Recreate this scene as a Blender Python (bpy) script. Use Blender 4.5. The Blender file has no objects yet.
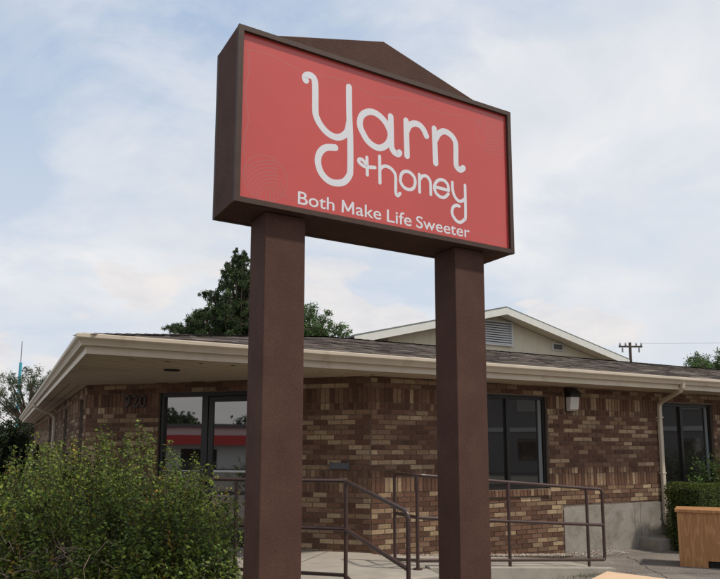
import bpy, bmesh, math, random
import numpy as np
from mathutils import Vector, Matrix
C = bpy.context.scene
COL = C.collection
PI = math.pi
rad = math.radians

# ------------------------------------------------------------------ camera
cam_d = bpy.data.cameras.new('camera')
cam = bpy.data.objects.new('camera', cam_d)
COL.objects.link(cam)
cam.location = (0, 0, 1.6)
cam.rotation_euler = (PI / 2 + math.atan(94 / 688), 0, 0)
cam_d.sensor_fit = 'HORIZONTAL'
cam_d.sensor_width = 36
cam_d.lens = 688 / 720 * 36
cam_d.shift_x = -6 / 720
cam_d.shift_y = 66.5 / 720
cam_d.clip_end = 3000
C.camera = cam

# ------------------------------------------------------------------ light
SUN_EL = rad(57)
SUN_AZ = math.atan2(-0.31, 0.95)          # math angle from +X
sd = Vector((math.cos(SUN_EL) * math.cos(SUN_AZ), math.cos(SUN_EL) * math.sin(SUN_AZ), math.sin(SUN_EL)))
sun_d = bpy.data.lights.new('sun', 'SUN')
sun_d.energy = 3.3
sun_d.angle = rad(3.0)
sun_d.color = (1.0, 0.93, 0.82)
sun = bpy.data.objects.new('sun', sun_d)
COL.objects.link(sun)
sun.location = (20, -10, 40)
sun.rotation_euler = sd.to_track_quat('Z', 'Y').to_euler()

C.view_settings.view_transform = 'Standard'
C.view_settings.look = 'None'
C.view_settings.gamma = 1
C.view_settings.exposure = 0.0
try: C.view_settings.use_curve_mapping = False
except Exception: pass

W = bpy.data.worlds.new('World')
C.world = W
W.use_nodes = True
nt = W.node_tree
nt.nodes.clear()
def N(t, **k):
    n = nt.nodes.new(t)
    for a, b in k.items(): setattr(n, a, b)
    return n
def math_(op, a, b=None, clamp=False):
    m = N('ShaderNodeMath', operation=op); m.use_clamp = clamp
    for i, v in enumerate((a, b)):
        if v is None: continue
        if isinstance(v, (int, float)): m.inputs[i].default_value = v
        else: nt.links.new(v, m.inputs[i])
    return m.outputs[0]
def ramp(fac, stops):
    r = N('ShaderNodeValToRGB')
    e = r.color_ramp.elements
    while len(e) < len(stops): e.new(0.5)
    for i, (p, c) in enumerate(stops):
        e[i].position = p; e[i].color = (*c, 1) if len(c) == 3 else c
    nt.links.new(fac, r.inputs[0])
    return r.outputs[0]
def mixc(fac, a, b):
    m = N('ShaderNodeMix', data_type='RGBA')
    for s, v in ((m.inputs[0], fac), (m.inputs[6], a), (m.inputs[7], b)):
        if isinstance(v, (int, float)): s.default_value = v
        elif isinstance(v, tuple): s.default_value = (*v, 1)
        else: nt.links.new(v, s)
    return m.outputs[2]
sky = N('ShaderNodeTexSky', sky_type='NISHITA')
sky.sun_disc = False
sky.sun_elevation = SUN_EL
sky.sun_rotation = math.atan2(0.95, -0.31)
sky.air_density = 1.0; sky.dust_density = 1.5; sky.ozone_density = 1.0
tc = N('ShaderNodeTexCoord')
sep = N('ShaderNodeSeparateXYZ'); nt.links.new(tc.outputs['Generated'], sep.inputs[0])
# cloud sheet: direction projected on a plane overhead
zc = math_('ADD', math_('MAXIMUM', sep.outputs[2], 0.0), 0.22)
px = math_('DIVIDE', sep.outputs[0], zc); py = math_('DIVIDE', sep.outputs[1], zc)
cmb = N('ShaderNodeCombineXYZ'); nt.links.new(px, cmb.inputs[0]); nt.links.new(py, cmb.inputs[1])
def noise(vec, scale, detail, rough, off=(0, 0, 0), dist=0.0):
    mp = N('ShaderNodeMapping'); mp.inputs['Location'].default_value = off
    nt.links.new(vec, mp.inputs[0])
    n = N('ShaderNodeTexNoise'); n.inputs['Scale'].default_value = scale
    n.inputs['Detail'].default_value = detail; n.inputs['Roughness'].default_value = rough
    n.inputs['Distortion'].default_value = dist
    nt.links.new(mp.outputs[0], n.inputs['Vector'])
    return n.outputs[0]
n1 = noise(cmb.outputs[0], 0.9, 7, 0.55, SKY_OFF1 if 'SKY_OFF1' in globals() else (2.1, 0.4, 0), 0.4)
n2 = noise(cmb.outputs[0], 2.6, 8, 0.6, (7.3, 1.4, 0), 0.6)
mask1 = ramp(math_('ADD', math_('MULTIPLY', n1, 0.72), math_('MULTIPLY', n2, 0.28)), [(0.42, (0, 0, 0)), (0.56, (1, 1, 1))])
# haze whitens towards the horizon
low = ramp(math_('SUBTRACT', sep.outputs[2], math_('MULTIPLY', math_('MAXIMUM', math_('SUBTRACT', sep.outputs[0], 0.12), 0.0), 0.9)), [(0.0, (0.9,) * 3), (0.26, (0.72,) * 3), (0.40, (0.45,) * 3), (0.54, (0.10,) * 3)])
n3 = noise(tc.outputs['Generated'], 3.0, 6, 0.55, (0.7, 3.1, 5.5), 0.2)
tone = ramp(n3, [(0.35, (6.9, 7.3, 7.9)), (0.62, (8.8, 8.8, 8.9))])
blue = mixc(0.72, sky.outputs[0], (4.3, 5.9, 8.4))
base = mixc(low, blue, (7.1, 7.6, 8.3))
mid = mixc(math_('MULTIPLY', mask1, 0.9), base, tone)
# cumulus heads low over the horizon, warmer white tops
mpc = N('ShaderNodeMapping'); mpc.inputs['Scale'].default_value = (1, 1, 2.3); mpc.inputs['Location'].default_value = (0.35, 0.0, 0.0)
nt.links.new(tc.outputs['Generated'], mpc.inputs[0])
n4 = noise(mpc.outputs[0], 5.5, 7, 0.52, (1.3, 0.2, 0.35), 0.15)
h4 = ramp(sep.outputs[2], [(0.0, (0.12,) * 3), (0.14, (0.05,) * 3), (0.24, (-0.0,) * 3), (0.34, (0.0,) * 3)])
hfall = math_('MULTIPLY', math_('SUBTRACT', sep.outputs[2], 0.12), 1.15)
cum = ramp(math_('SUBTRACT', n4, hfall), [(0.455, (0, 0, 0)), (0.50, (1, 1, 1))])
inband = ramp(sep.outputs[2], [(0.0, (1, 1, 1)), (0.24, (1, 1, 1)), (0.32, (0, 0, 0))])
ctone = ramp(noise(mpc.outputs[0], 11.0, 6, 0.6, (3, 3, 3)), [(0.35, (7.4, 7.3, 7.5)), (0.65, (8.9, 8.4, 8.1))])
fin = mixc(math_('MULTIPLY', math_('MULTIPLY', cum, inband), 0.75), mid, ctone)
bg = N('ShaderNodeBackground'); bg.inputs[1].default_value = 0.1
nt.links.new(fin, bg.inputs[0])
ow = N('ShaderNodeOutputWorld'); nt.links.new(bg.outputs[0], ow.inputs[0])

# ------------------------------------------------------------------ mesh helpers
V = Vector
class MB:
    def __init__(s): s.v = []; s.f = []; s.c = []
    def add(s, vs, fs, col=None):
        k = len(s.v)
        s.v.extend([tuple(p) for p in vs])
        s.f.extend([tuple(i + k for i in f) for f in fs])
        s.c.extend([col or (1, 1, 1)] * len(fs))
    def box(s, o, a, b, c, col=None):
        o, a, b, c = V(o), V(a), V(b), V(c)
        if a.cross(b).dot(c) < 0: a, b = b, a
        vs = [o, o + a, o + a + b, o + b, o + c, o + a + c, o + a + b + c, o + b + c]
        s.add(vs, [(3, 2, 1, 0), (4, 5, 6, 7), (0, 1, 5, 4), (1, 2, 6, 5), (2, 3, 7, 6), (3, 0, 4, 7)], col)
    def prism(s, poly, ext, col=None):
        ext = V(ext); poly = [V(p) for p in poly]
        nrm = V((0, 0, 0))
        for i in range(len(poly)): nrm += poly[i].cross(poly[(i + 1) % len(poly)])
        if nrm.dot(ext) < 0: poly = poly[::-1]
        n = len(poly)
        vs = poly + [p + ext for p in poly]
        s.add(vs, [tuple(range(n))[::-1], tuple(range(n, 2 * n))] + [(i, (i + 1) % n, n + (i + 1) % n, n + i) for i in range(n)], col)
    def tube(s, path, r, k=8, col=None, cap=True):
        path = [V(p) for p in path]
        rr = r if isinstance(r, (list, tuple)) else [r] * len(path)
        vs = []; up = None
        for i, p in enumerate(path):
            t = (path[min(i + 1, len(path) - 1)] - path[max(i - 1, 0)]).normalized()
            if up is None:
                up = V((0, 0, 1)) if abs(t.z) < 0.9 else V((1, 0, 0))
            a = (up - t * up.dot(t)).normalized(); up = a
            b = t.cross(a)
            for j in range(k):
                q = 2 * PI * j / k
                vs.append(p + (a * math.cos(q) + b * math.sin(q)) * rr[i])
        fs = []
        for i in range(len(path) - 1):
            for j in range(k):
                fs.append((i * k + j, i * k + (j + 1) % k, (i + 1) * k + (j + 1) % k, (i + 1) * k + j))
        if cap:
            fs.append(tuple(range(k))[::-1]); fs.append(tuple(range((len(path) - 1) * k, len(path) * k)))
        s.add(vs, fs, col)
    def sweep(s, rings, col=None, cap=True):
        k = len(rings[0]); vs = [p for r in rings for p in r]; fs = []
        for i in range(len(rings) - 1):
            for j in range(k):
                fs.append((i * k + j, (i + 1) * k + j, (i + 1) * k + (j + 1) % k, i * k + (j + 1) % k))
        if cap:
            fs.append(tuple(range(k))); fs.append(tuple(range((len(rings) - 1) * k, len(rings) * k))[::-1])
        s.add(vs, fs, col)
    def build(s, name, mat, parent=None, smooth=False, bevel=0):
        loc = WLOC.get(parent, V((0, 0, 0))) if parent else V((0, 0, 0))
        me = bpy.data.meshes.new(name)
        me.from_pydata([(x - loc.x, y - loc.y, z - loc.z) for x, y, z in s.v], [], s.f)
        if any(c != (1, 1, 1) for c in s.c):
            at = me.color_attributes.new('Col', 'FLOAT_COLOR', 'CORNER')
            arr = np.empty((len(me.loops), 4), dtype=np.float32); arr[:, 3] = 1
            lt = np.empty(len(me.polygons), dtype=np.int32); me.polygons.foreach_get('loop_total', lt)
            arr[:, :3] = np.repeat(np.array(s.c, dtype=np.float32), lt, axis=0)
            at.data.foreach_set('color', arr.ravel())
        if smooth:
            me.polygons.foreach_set('use_smooth', [True] * len(me.polygons))
            try: me.set_sharp_from_angle(angle=rad(40))
            except Exception: pass
        me.materials.append(mat)
        o = bpy.data.objects.new(name, me)
        COL.objects.link(o)
        if parent: o.parent = parent
        WLOC[o] = loc.copy()
        if bevel:
            b = o.modifiers.new('bevel', 'BEVEL'); b.width = bevel; b.segments = 2; b.limit_method = 'ANGLE'; b.angle_limit = rad(40)
        return o
WLOC = {}
def tag(o, label=None, cat=None, group=None, kind=None):
    if label: o['label'] = label
    if cat: o['category'] = cat
    if group: o['group'] = group
    if kind: o['kind'] = kind
    return o
def thing(name, loc, label, cat, group=None):
    o = bpy.data.objects.new(name, None); COL.objects.link(o)
    o.location = loc; o.empty_display_size = 0.2; WLOC[o] = V(loc)
    return tag(o, label, cat, group)

# ------------------------------------------------------------------ materials
def mat(name, color=(0.5, 0.5, 0.5), rough=0.7, var=0.0, vscale=6.0, bump=0.0, bscale=80.0, attr=False, spec=0.5, stain=None, stretch=None, metal=0.0, trans=0.0, fine=0.0):
    m = bpy.data.materials.new(name); m.use_nodes = True
    t = m.node_tree; t.nodes.clear(); L = t.links.new
    out = t.nodes.new('ShaderNodeOutputMaterial'); p = t.nodes.new('ShaderNodeBsdfPrincipled')
    p.inputs['Roughness'].default_value = rough; p.inputs['Metallic'].default_value = metal
    p.inputs['Specular IOR Level'].default_value = spec
    tc = t.nodes.new('ShaderNodeTexCoord'); co = tc.outputs['Object']
    if stretch:
        mp = t.nodes.new('ShaderNodeMapping'); mp.inputs['Scale'].default_value = stretch; L(co, mp.inputs[0]); co = mp.outputs[0]
    def nz(sc, det=5, ro=0.6):
        n = t.nodes.new('ShaderNodeTexNoise'); n.inputs['Scale'].default_value = sc; n.inputs['Detail'].default_value = det
        n.inputs['Roughness'].default_value = ro; L(co, n.inputs['Vector']); return n.outputs[0]
    def mx(mode, fac, a, b):
        x = t.nodes.new('ShaderNodeMix'); x.data_type = 'RGBA'; x.blend_type = mode
        for s_, v_ in ((x.inputs[0], fac), (x.inputs[6], a), (x.inputs[7], b)):
            if isinstance(v_, (int, float)): s_.default_value = v_
            elif isinstance(v_, tuple): s_.default_value = (*v_, 1)
            else: L(v_, s_)
        return x.outputs[2]
    def rmp(f, a, b, ca, cb):
        r = t.nodes.new('ShaderNodeValToRGB'); e = r.color_ramp.elements
        e[0].position = a; e[1].position = b; e[0].color = (*ca, 1); e[1].color = (*cb, 1); L(f, r.inputs[0]); return r.outputs[0]
    if attr:
        an = t.nodes.new('ShaderNodeAttribute'); an.attribute_name = 'Col'; c = an.outputs['Color']
    else:
        c = tuple(color)
    if var:
        c = mx('MULTIPLY', 1.0, c, rmp(nz(vscale), 0.3, 0.7, (1 - var,) * 3, (1 + var,) * 3))
    if fine:
        c = mx('MULTIPLY', 1.0, c, rmp(nz(bscale, 2), 0.35, 0.65, (1 - fine,) * 3, (1 + fine,) * 3))
    if stain:
        c = mx('MIX', rmp(nz(stain[1], 7, 0.65), stain[2], stain[3], (0, 0, 0), (1, 1, 1)), c, stain[0])
    if isinstance(c, tuple): p.inputs['Base Color'].default_value = (*c, 1)
    else: L(c, p.inputs['Base Color'])
    if bump:
        b = t.nodes.new('ShaderNodeBump'); b.inputs['Strength'].default_value = bump; b.inputs['Distance'].default_value = 0.01
        L(nz(bscale, 4), b.inputs['Height']); L(b.outputs[0], p.inputs['Normal'])
    sh = p.outputs[0]
    if trans:
        tr = t.nodes.new('ShaderNodeBsdfTranslucent'); ms = t.nodes.new('ShaderNodeMixShader'); ms.inputs[0].default_value = trans
        if isinstance(c, tuple): tr.inputs[0].default_value = (*c, 1)
        else: L(c, tr.inputs[0])
        L(sh, ms.inputs[1]); L(tr.outputs[0], ms.inputs[2]); sh = ms.outputs[0]
    L(sh, out.inputs[0])
    return m
def glass_mat(name, dark, refl, rough=0.015):
    m = bpy.data.materials.new(name); m.use_nodes = True
    t = m.node_tree; t.nodes.clear(); L = t.links.new
    out = t.nodes.new('ShaderNodeOutputMaterial')
    d = t.nodes.new('ShaderNodeBsdfDiffuse'); d.inputs[0].default_value = (*dark, 1)
    g = t.nodes.new('ShaderNodeBsdfGlossy'); g.inputs[0].default_value = (1, 0.98, 0.95, 1); g.inputs[1].default_value = rough
    fr = t.nodes.new('ShaderNodeLayerWeight'); fr.inputs[0].default_value = 0.2
    mr = t.nodes.new('ShaderNodeMapRange'); L(fr.outputs[0], mr.inputs[0]); mr.inputs[3].default_value = refl; mr.inputs[4].default_value = 0.9
    nz = t.nodes.new('ShaderNodeTexNoise'); nz.inputs['Scale'].default_value = 0.9; tc = t.nodes.new('ShaderNodeTexCoord'); L(tc.outputs['Object'], nz.inputs['Vector'])
    bp = t.nodes.new('ShaderNodeBump'); bp.inputs['Strength'].default_value = 0.012; bp.inputs['Distance'].default_value = 0.05; L(nz.outputs[0], bp.inputs['Height']); L(bp.outputs[0], g.inputs['Normal'])
    ms = t.nodes.new('ShaderNodeMixShader'); L(mr.outputs[0], ms.inputs[0]); L(d.outputs[0], ms.inputs[1]); L(g.outputs[0], ms.inputs[2])
    L(ms.outputs[0], out.inputs[0])
    return m

M = dict(
    brown=mat('brown_stucco', (0.086, 0.045, 0.0345), 0.8, var=0.14, vscale=4, bump=0.5, bscale=190, fine=0.24, stain=((0.062, 0.031, 0.024), 1.7, 0.55, 0.8), spec=0.15),
    trim=mat('brown_metal', (0.060, 0.034, 0.025), 0.6, spec=0.25, var=0.12, vscale=9, bump=0.1, bscale=120),
    red=mat('red_panel', (0.50, 0.068, 0.060), 0.24, var=0.07, vscale=1.3, spec=0.6),
    white_vinyl=mat('white_vinyl', (0.66, 0.66, 0.69), 0.35),
    thread=mat('thread_print', (0.44, 0.105, 0.098), 0.3),
    brick=mat('brick', attr=True, rough=0.88, spec=0.2, var=0.22, vscale=30, bump=0.5, bscale=140, fine=0.18),
    mortar=mat('mortar', (0.15, 0.115, 0.09), 0.95, var=0.2, vscale=14, bump=0.4, bscale=100),
    concrete=mat('concrete', (0.29, 0.26, 0.225), 0.9, var=0.14, vscale=3, bump=0.4, bscale=60, fine=0.12, stain=((0.19, 0.16, 0.125), 4.0, 0.48, 0.7)),
    slab=mat('slab_concrete', (0.33, 0.295, 0.25), 0.9, var=0.13, vscale=2.2, bump=0.2, bscale=70, fine=0.07, stain=((0.22, 0.2, 0.17), 1.6, 0.5, 0.72)),
    asphalt=mat('asphalt', (0.150, 0.128, 0.112), 0.95, var=0.25, vscale=2.4, bump=1.0, bscale=60, fine=0.45, stain=((0.24, 0.205, 0.17), 0.9, 0.45, 0.66)),
    gravel=mat('gravel', attr=True, rough=0.95, var=0.2, vscale=40),
    tan=mat('tan_aluminium', (0.54, 0.465, 0.36), 0.45, var=0.05, vscale=3, stain=((0.40, 0.32, 0.22), 4.5, 0.55, 0.8), stretch=(1, 1, 0.35)),
    soffit=mat('tan_soffit', (0.53, 0.43, 0.31), 0.6, var=0.07, vscale=2, stain=((0.33, 0.25, 0.17), 1.3, 0.55, 0.8)),
    shingle=mat('shingle', attr=True, rough=0.95, spec=0.1, var=0.15, vscale=20, bump=0.5, bscale=200, fine=0.25),
    bronze=mat('dark_bronze', (0.012, 0.011, 0.010), 0.4),
    steel=mat('grey_frame', (0.16, 0.17, 0.175), 0.45),
    dark=mat('dark_hole', (0.01, 0.009, 0.008), 0.9),
    glass=glass_mat('window_glass', (0.022, 0.019, 0.017), 0.11),
    glass2=glass_mat('door_glass', (0.010, 0.010, 0.010), 0.23),
    rail=mat('rail_paint', (0.062, 0.034, 0.028), 0.35, var=0.15, vscale=25, bump=0.08, bscale=90),
    numeral=mat('numeral', (0.03, 0.018, 0.014), 0.5),
    plaque=mat('plaque', (0.075, 0.075, 0.085), 0.45),
    lampglass=mat('lamp_lens', (0.62, 0.60, 0.57), 0.3),
    beige=mat('beige_stucco', (0.64, 0.59, 0.46), 0.85, var=0.05, vscale=2.5, bump=0.15, bscale=50, stain=((0.5, 0.45, 0.34), 0.7, 0.55, 0.8)),
    rake=mat('rake_board', (0.66, 0.65, 0.60), 0.6, var=0.04),
    rooftrim=mat('roof_edge', (0.13, 0.15, 0.14), 0.6),
    vent=mat('vent_white', (0.68, 0.69, 0.69), 0.5),
    ventdark=mat('vent_dark', (0.13, 0.13, 0.12), 0.7),
    leaf=mat('leaf', attr=True, rough=0.5, trans=0.3, spec=0.12),
    bark=mat('bark', (0.105, 0.075, 0.055), 0.95, var=0.3, vscale=12, bump=0.6, bscale=40),
    twig=mat('twig', attr=True, rough=0.9),
    pole=mat('wood_pole', (0.085, 0.065, 0.05), 0.9, var=0.2, vscale=3),
    teal=mat('teal_paint', (0.05, 0.33, 0.42), 0.5),
    greymetal=mat('grey_metal', (0.25, 0.25, 0.26), 0.5),
    wire=mat('wire', (0.03, 0.03, 0.03), 0.6),
    white=mat('white_wall', (0.66, 0.67, 0.67), 0.8, var=0.05, vscale=0.5),
    redband=mat('red_awning', (0.36, 0.022, 0.025), 0.5),
    greywall=mat('grey_wall', (0.26, 0.25, 0.245), 0.85, var=0.08, vscale=0.4),
    darkroof=mat('dark_roof', (0.08, 0.08, 0.085), 0.9),
    dirt=mat('soil', (0.10, 0.075, 0.05), 0.95, var=0.3, vscale=5, bump=0.8, bscale=30),
    lot=mat('far_ground', (0.12, 0.115, 0.10), 0.95, var=0.25, vscale=0.05),
)
def wood_mat():
    m = bpy.data.materials.new('oak_ply'); m.use_nodes = True
    t = m.node_tree; L = t.links.new; p = t.nodes['Principled BSDF']
    tc = t.nodes.new('ShaderNodeTexCoord'); mp = t.nodes.new('ShaderNodeMapping'); mp.inputs['Scale'].default_value = (5.5, 5.5, 0.75)
    L(tc.outputs['Object'], mp.inputs[0])
    n = t.nodes.new('ShaderNodeTexNoise'); n.inputs['Scale'].default_value = 2.2; n.inputs['Detail'].default_value = 3; n.inputs['Distortion'].default_value = 0.7; L(mp.outputs[0], n.inputs[0])
    w = t.nodes.new('ShaderNodeMath'); w.operation = 'MULTIPLY'; w.inputs[1].default_value = 26; L(n.outputs[0], w.inputs[0])
    s = t.nodes.new('ShaderNodeMath'); s.operation = 'SINE'; L(w.outputs[0], s.inputs[0])
    r = t.nodes.new('ShaderNodeValToRGB'); e = r.color_ramp.elements
    e[0].position = 0.1; e[0].color = (0.36, 0.165, 0.058, 1); e[1].position = 0.85; e[1].color = (0.46, 0.235, 0.09, 1); L(s.outputs[0], r.inputs[0])
    n2 = t.nodes.new('ShaderNodeTexNoise'); n2.inputs['Scale'].default_value = 40; L(mp.outputs[0], n2.inputs[0])
    x = t.nodes.new('ShaderNodeMix'); x.data_type = 'RGBA'; x.blend_type = 'MULTIPLY'; x.inputs[0].default_value = 0.5; L(r.outputs[0], x.inputs[6]); L(n2.outputs[0], x.inputs[7])
    x2 = t.nodes.new('ShaderNodeMix'); x2.data_type = 'RGBA'; x2.blend_type = 'MULTIPLY'; x2.inputs[0].default_value = 1; L(x.outputs[2], x2.inputs[6]); x2.inputs[7].default_value = (1.25, 1.25, 1.25, 1)
    L(x2.outputs[2], p.inputs['Base Color']); p.inputs['Roughness'].default_value = 0.5
    return m
M['oak'] = wood_mat()
M['ply'] = mat('pale_ply', (0.62, 0.42, 0.25), 0.6, var=0.08, vscale=3, fine=0.06, bscale=60, stretch=(1, 6, 1))

# ------------------------------------------------------------------ frames of reference
A = rad(28)
K = V((0.068, 9.309, 0))                    # outer corner where chamfer wall meets front wall
FD = V((math.cos(A), math.sin(A), 0)); ND = V((-math.sin(A), math.cos(A), 0)); Z = V((0, 0, 1))
def B(s, n, z=0.0): return K + FD * s + ND * n + Z * z
r2 = math.sqrt(0.5)
CD = FD * r2 - ND * r2                      # along the chamfer, towards K
CN = FD * r2 + ND * r2                      # into the building
def Cm(s, n, z=0.0): return K + CD * s + CN * n + Z * z
LAND = 0.26
ZS = 2.60                                   # soffit

# ------------------------------------------------------------------ ground
def struct(name, mb, m, **k): return tag(mb.build(name, m, **k), kind='structure')
g = MB(); g.add([(-900, -900, -0.03), (900, -900, -0.03), (900, 1500, -0.03), (-900, 1500, -0.03)], [(0, 1, 2, 3)])
struct('ground', g, M['lot'])
g = MB(); g.add([(-14, -12, 0), (14, -12, 0), (16, 30, 0), (-14, 30, 0)], [(0, 1, 2, 3)])
struct('parking_lot', g, M['asphalt'])
# planting soil under the big shrub
g = MB(); g.prism([(-6.2, 3.9, 0.002), (-1.0, 3.9, 0.002), (-0.75, 6.6, 0.002), (-3.6, 8.6, 0.002), (-6.2, 9.2, 0.002)], (0, 0, 0.05))
struct('planting_bed', g, M['dirt'])
# landing in front of the entrance
g = MB()
pl = [B(0.0, 0.02), B(0.0, -1.38), B(-0.10, -1.78), B(-1.26, -1.78), B(-4.62, 1.58), B(-3.30, 3.10)]
g.prism([p + Z * 0.0 for p in pl], Z * LAND)
struct('landing', g, M['slab'], bevel=0.012)
g = MB(); g.prism([B(-0.10, -1.783), B(-1.26, -1.783), B(-1.26, -2.12), B(-0.10, -2.12)], Z * 0.13)
struct('stair_step', g, M['slab'], bevel=0.012)
# ramp running down along the front wall
g = MB()
def wedge(g, s0, s1, n0, n1, z0, z1, zb=-0.02):
    vs = [B(s0, n0, z0), B(s1, n0, z1), B(s1, n1, z1), B(s0, n1, z0), B(s0, n0, zb), B(s1, n0, zb), B(s1, n1, zb), B(s0, n1, zb)]
    g.add(vs, [(0, 1, 2, 3), (7, 6, 5, 4), (0, 4, 5, 1), (1, 5, 6, 2), (2, 6, 7, 3), (3, 7, 4, 0)])
wedge(g, 0.003, 2.9, -1.28, -0.22, LAND, 0.02)
struct('ramp', g, M['slab'])
g = MB(); wedge(g, 0.003, 2.95, -1.40, -1.283, LAND + 0.025, 0.045)
struct('ramp_kerb', g, M['slab'], bevel=0.01)
# gravel strip against the wall, many small stones on a thin bed
g = MB(); wedge(g, 0.003, 3.35, -0.217, -0.0, LAND - 0.02, 0.03)
random.seed(5)
struct('gravel_bed', g, M['dirt'])
g = MB()
for i in range(1500):
    s = random.uniform(0.02, 4.3); n = random.uniform(-0.25, -0.02) if s < 3.3 else random.uniform(-0.45, -0.02)
    z = LAND - 0.02 + (0.03 - LAND + 0.02) * min(s / 3.35, 1); r = random.uniform(0.006, 0.02)
    c = random.choice([(0.42, 0.38, 0.33), (0.3, 0.26, 0.22), (0.5, 0.45, 0.38), (0.22, 0.18, 0.16), (0.33, 0.24, 0.19)])
    p = B(s, n, z); vs = [p + V((random.uniform(.6, 1) * r * a, random.uniform(.6, 1) * r * b, random.uniform(.4, .8) * r * d)) for a, b, d in ((1, 0, 0), (-1, 0, 0), (0, 1, 0), (0, -1, 0), (0, 0, 1), (0, 0, -1))]
    g.add(vs, [(0, 2, 4), (2, 1, 4), (1, 3, 4), (3, 0, 4), (2, 0, 5), (1, 2, 5), (3, 1, 5), (0, 3, 5)], c)
tag(g.build('gravel', M['gravel']), kind='stuff')

# ------------------------------------------------------------------ the brick building
bld = thing('brick_building', B(0, 0), 'low brown brick office building with tan eaves and a chamfered entrance corner', 'building')
random.seed(11)
BR = [(0.125, 0.065, 0.042), (0.148, 0.08, 0.051), (0.11, 0.057, 0.038), (0.165, 0.093, 0.06), (0.135, 0.07, 0.045), (0.185, 0.11, 0.072), (0.10, 0.054, 0.036)]
TN = [(0.33, 0.235, 0.145), (0.29, 0.20, 0.125), (0.36, 0.26, 0.165), (0.22, 0.135, 0.083), (0.25, 0.165, 0.10)]
CO = 0.0677; JT = 0.010
def bcol(pt=0.31):
    c = random.choice(TN) if random.random() < pt else random.choice(BR)
    k = random.uniform(0.85, 1.15); return tuple(x * k for x in c)
def subtract(iv, cuts):
    out = [iv]
    for a, b in cuts:
        nx = []
        for x, y in out:
            if b <= x or a >= y: nx.append((x, y)); continue
            if a > x: nx.append((x, a))
            if b < y: nx.append((b, y))
        out = nx
    return [(x, y) for x, y in out if y - x > 0.018]
def brick_rows(g, fr, s0, s1, ztop, zbot, openings, pt=0.31):
    """fr(s, n, z) -> point; bricks stand 7 mm proud of the mortar at n = 0 (towards -n)"""
    rows = []; z = ztop + CO * 0.65
    for _ in range(3): rows.append((z - CO + JT, z, 'st')); z -= CO
    rows.append((z - 0.2032 + JT, z, 'so')); z -= 0.2032
    rows.append((z - 0.0975 + JT, z, 'hd')); z -= 0.0975
    for _ in range(12): rows.append((z - CO + JT, z, 'st')); z -= CO
    rows.append((z - 0.0975 + JT, z, 'hd')); z -= 0.0975
    rows.append((z - 0.2032 + JT, z, 'so')); z -= 0.2032
    while z > zbot: rows.append((z - CO + JT, z, 'st')); z -= CO
    for ri, (za, zb, kind) in enumerate(rows):
        zb = min(zb, ztop); za = max(za, zbot)
        if zb - za < 0.012: continue
        L = 0.2032 if kind == 'st' else CO
        s = s0 - (L / 2 if (kind == 'st' and ri % 2) else 0)
        run = 0; cc = None
        cuts = [(a, b) for a, b, c, d in openings if not (za >= d or zb <= c)]
        while s < s1:
            a, b = max(s, s0), min(s + L - JT, s1)
            if b - a > 0.018:
                if run <= 0:
                    tanq = random.random() < (pt * 1.15)
                    run = random.choice([1, 1, 1, 2, 2]) if tanq else random.choice([1, 1, 1, 2])
                    if kind != 'st': run = random.choice([1, 1, 2, 3, 5]) if not tanq else random.choice([1, 1, 2])
                    cc = tanq
                col = bcol(1.0 if cc else 0.0); run -= 1
                for x, y in subtract((a, b), cuts):
                    d = 0.009 + random.uniform(-0.003, 0.002)
                    q = [fr(x, 0, za), fr(y, 0, za), fr(y, 0, zb), fr(x, 0, zb)]
                    f_ = [fr(x + .001, -d, za + .001), fr(y - .001, -d, za + .001), fr(y - .001, -d, zb - .001), fr(x + .001, -d, zb - .001)]
                    g.add(q + f_, [(4, 5, 6, 7), (0, 1, 5, 4), (1, 2, 6, 5), (2, 3, 7, 6), (3, 0, 4, 7)], col)
            s += L
def wall_plane(g, fr, s0, s1, zt, zb, openings, depth=0.14):
    """mortar plane with real openings and reveals"""
    xs = sorted({s0, s1, *[o[0] for o in openings], *[o[1] for o in openings]})
    zs_ = sorted({zb, zt, *[o[2] for o in openings], *[o[3] for o in openings]})
    xs = [x for x in xs if s0 <= x <= s1]; zs_ = [x for x in zs_ if zb <= x <= zt]
    for i in range(len(xs) - 1):
        for j in range(len(zs_) - 1):
            cx, cz = (xs[i] + xs[i + 1]) / 2, (zs_[j] + zs_[j + 1]) / 2
            if any(a < cx < b and c < cz < d for a, b, c, d in openings): continue
            g.add([fr(xs[i], 0, zs_[j]), fr(xs[i + 1], 0, zs_[j]), fr(xs[i + 1], 0, zs_[j + 1]), fr(xs[i], 0, zs_[j + 1])], [(0, 1, 2, 3)])
    for a, b, c, d in openings:
        for p, q in (((a, c), (a, d)), ((a, d), (b, d)), ((b, d), (b, c)), ((b, c), (a, c))):
            g.add([fr(p[0], 0, p[1]), fr(q[0], 0, q[1]), fr(q[0], depth, q[1]), fr(p[0], depth, p[1])], [(0, 1, 2, 3)])
CL = 4.585; LW = 3.242
def frF(s, n, z): return B(s, n, z)
def frC(s, n, z): return Cm(s, n, z)          # s from -CL to 0
def frL(s, n, z): return B(-LW + n, s, z)      # s runs back along the left side; -n is outwards
F_open = [(1.66, 3.13, 1.015, 2.43), (5.74, 7.12, 1.0, 2.42), (9.4, 10.8, 1.0, 2.42), (13.0, 14.4, 1.0, 2.42)]
C_open = [(-3.30, -1.10, LAND, 2.445)]
L_open = [(3.62, 4.22, 0.9, 2.42), (6.5, 7.25, 0.9, 2.42), (11.0, 11.8, 0.9, 2.42)]
g = MB(); wall_plane(g, frF, 0.0, 17.0, ZS + 0.02, -0.02, F_open); wall_plane(g, frC, -CL, 0.0, ZS + 0.02, -0.02, C_open)
wall_plane(g, lambda s, n, z: frL(s, n, z), LW, 20.0, ZS + 0.02, -0.02, L_open)
g.build('mortar_wall', M['mortar'], bld)
FS0, FS1, FZ = 3.385, 17.0, 0.738
g = MB()
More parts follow.
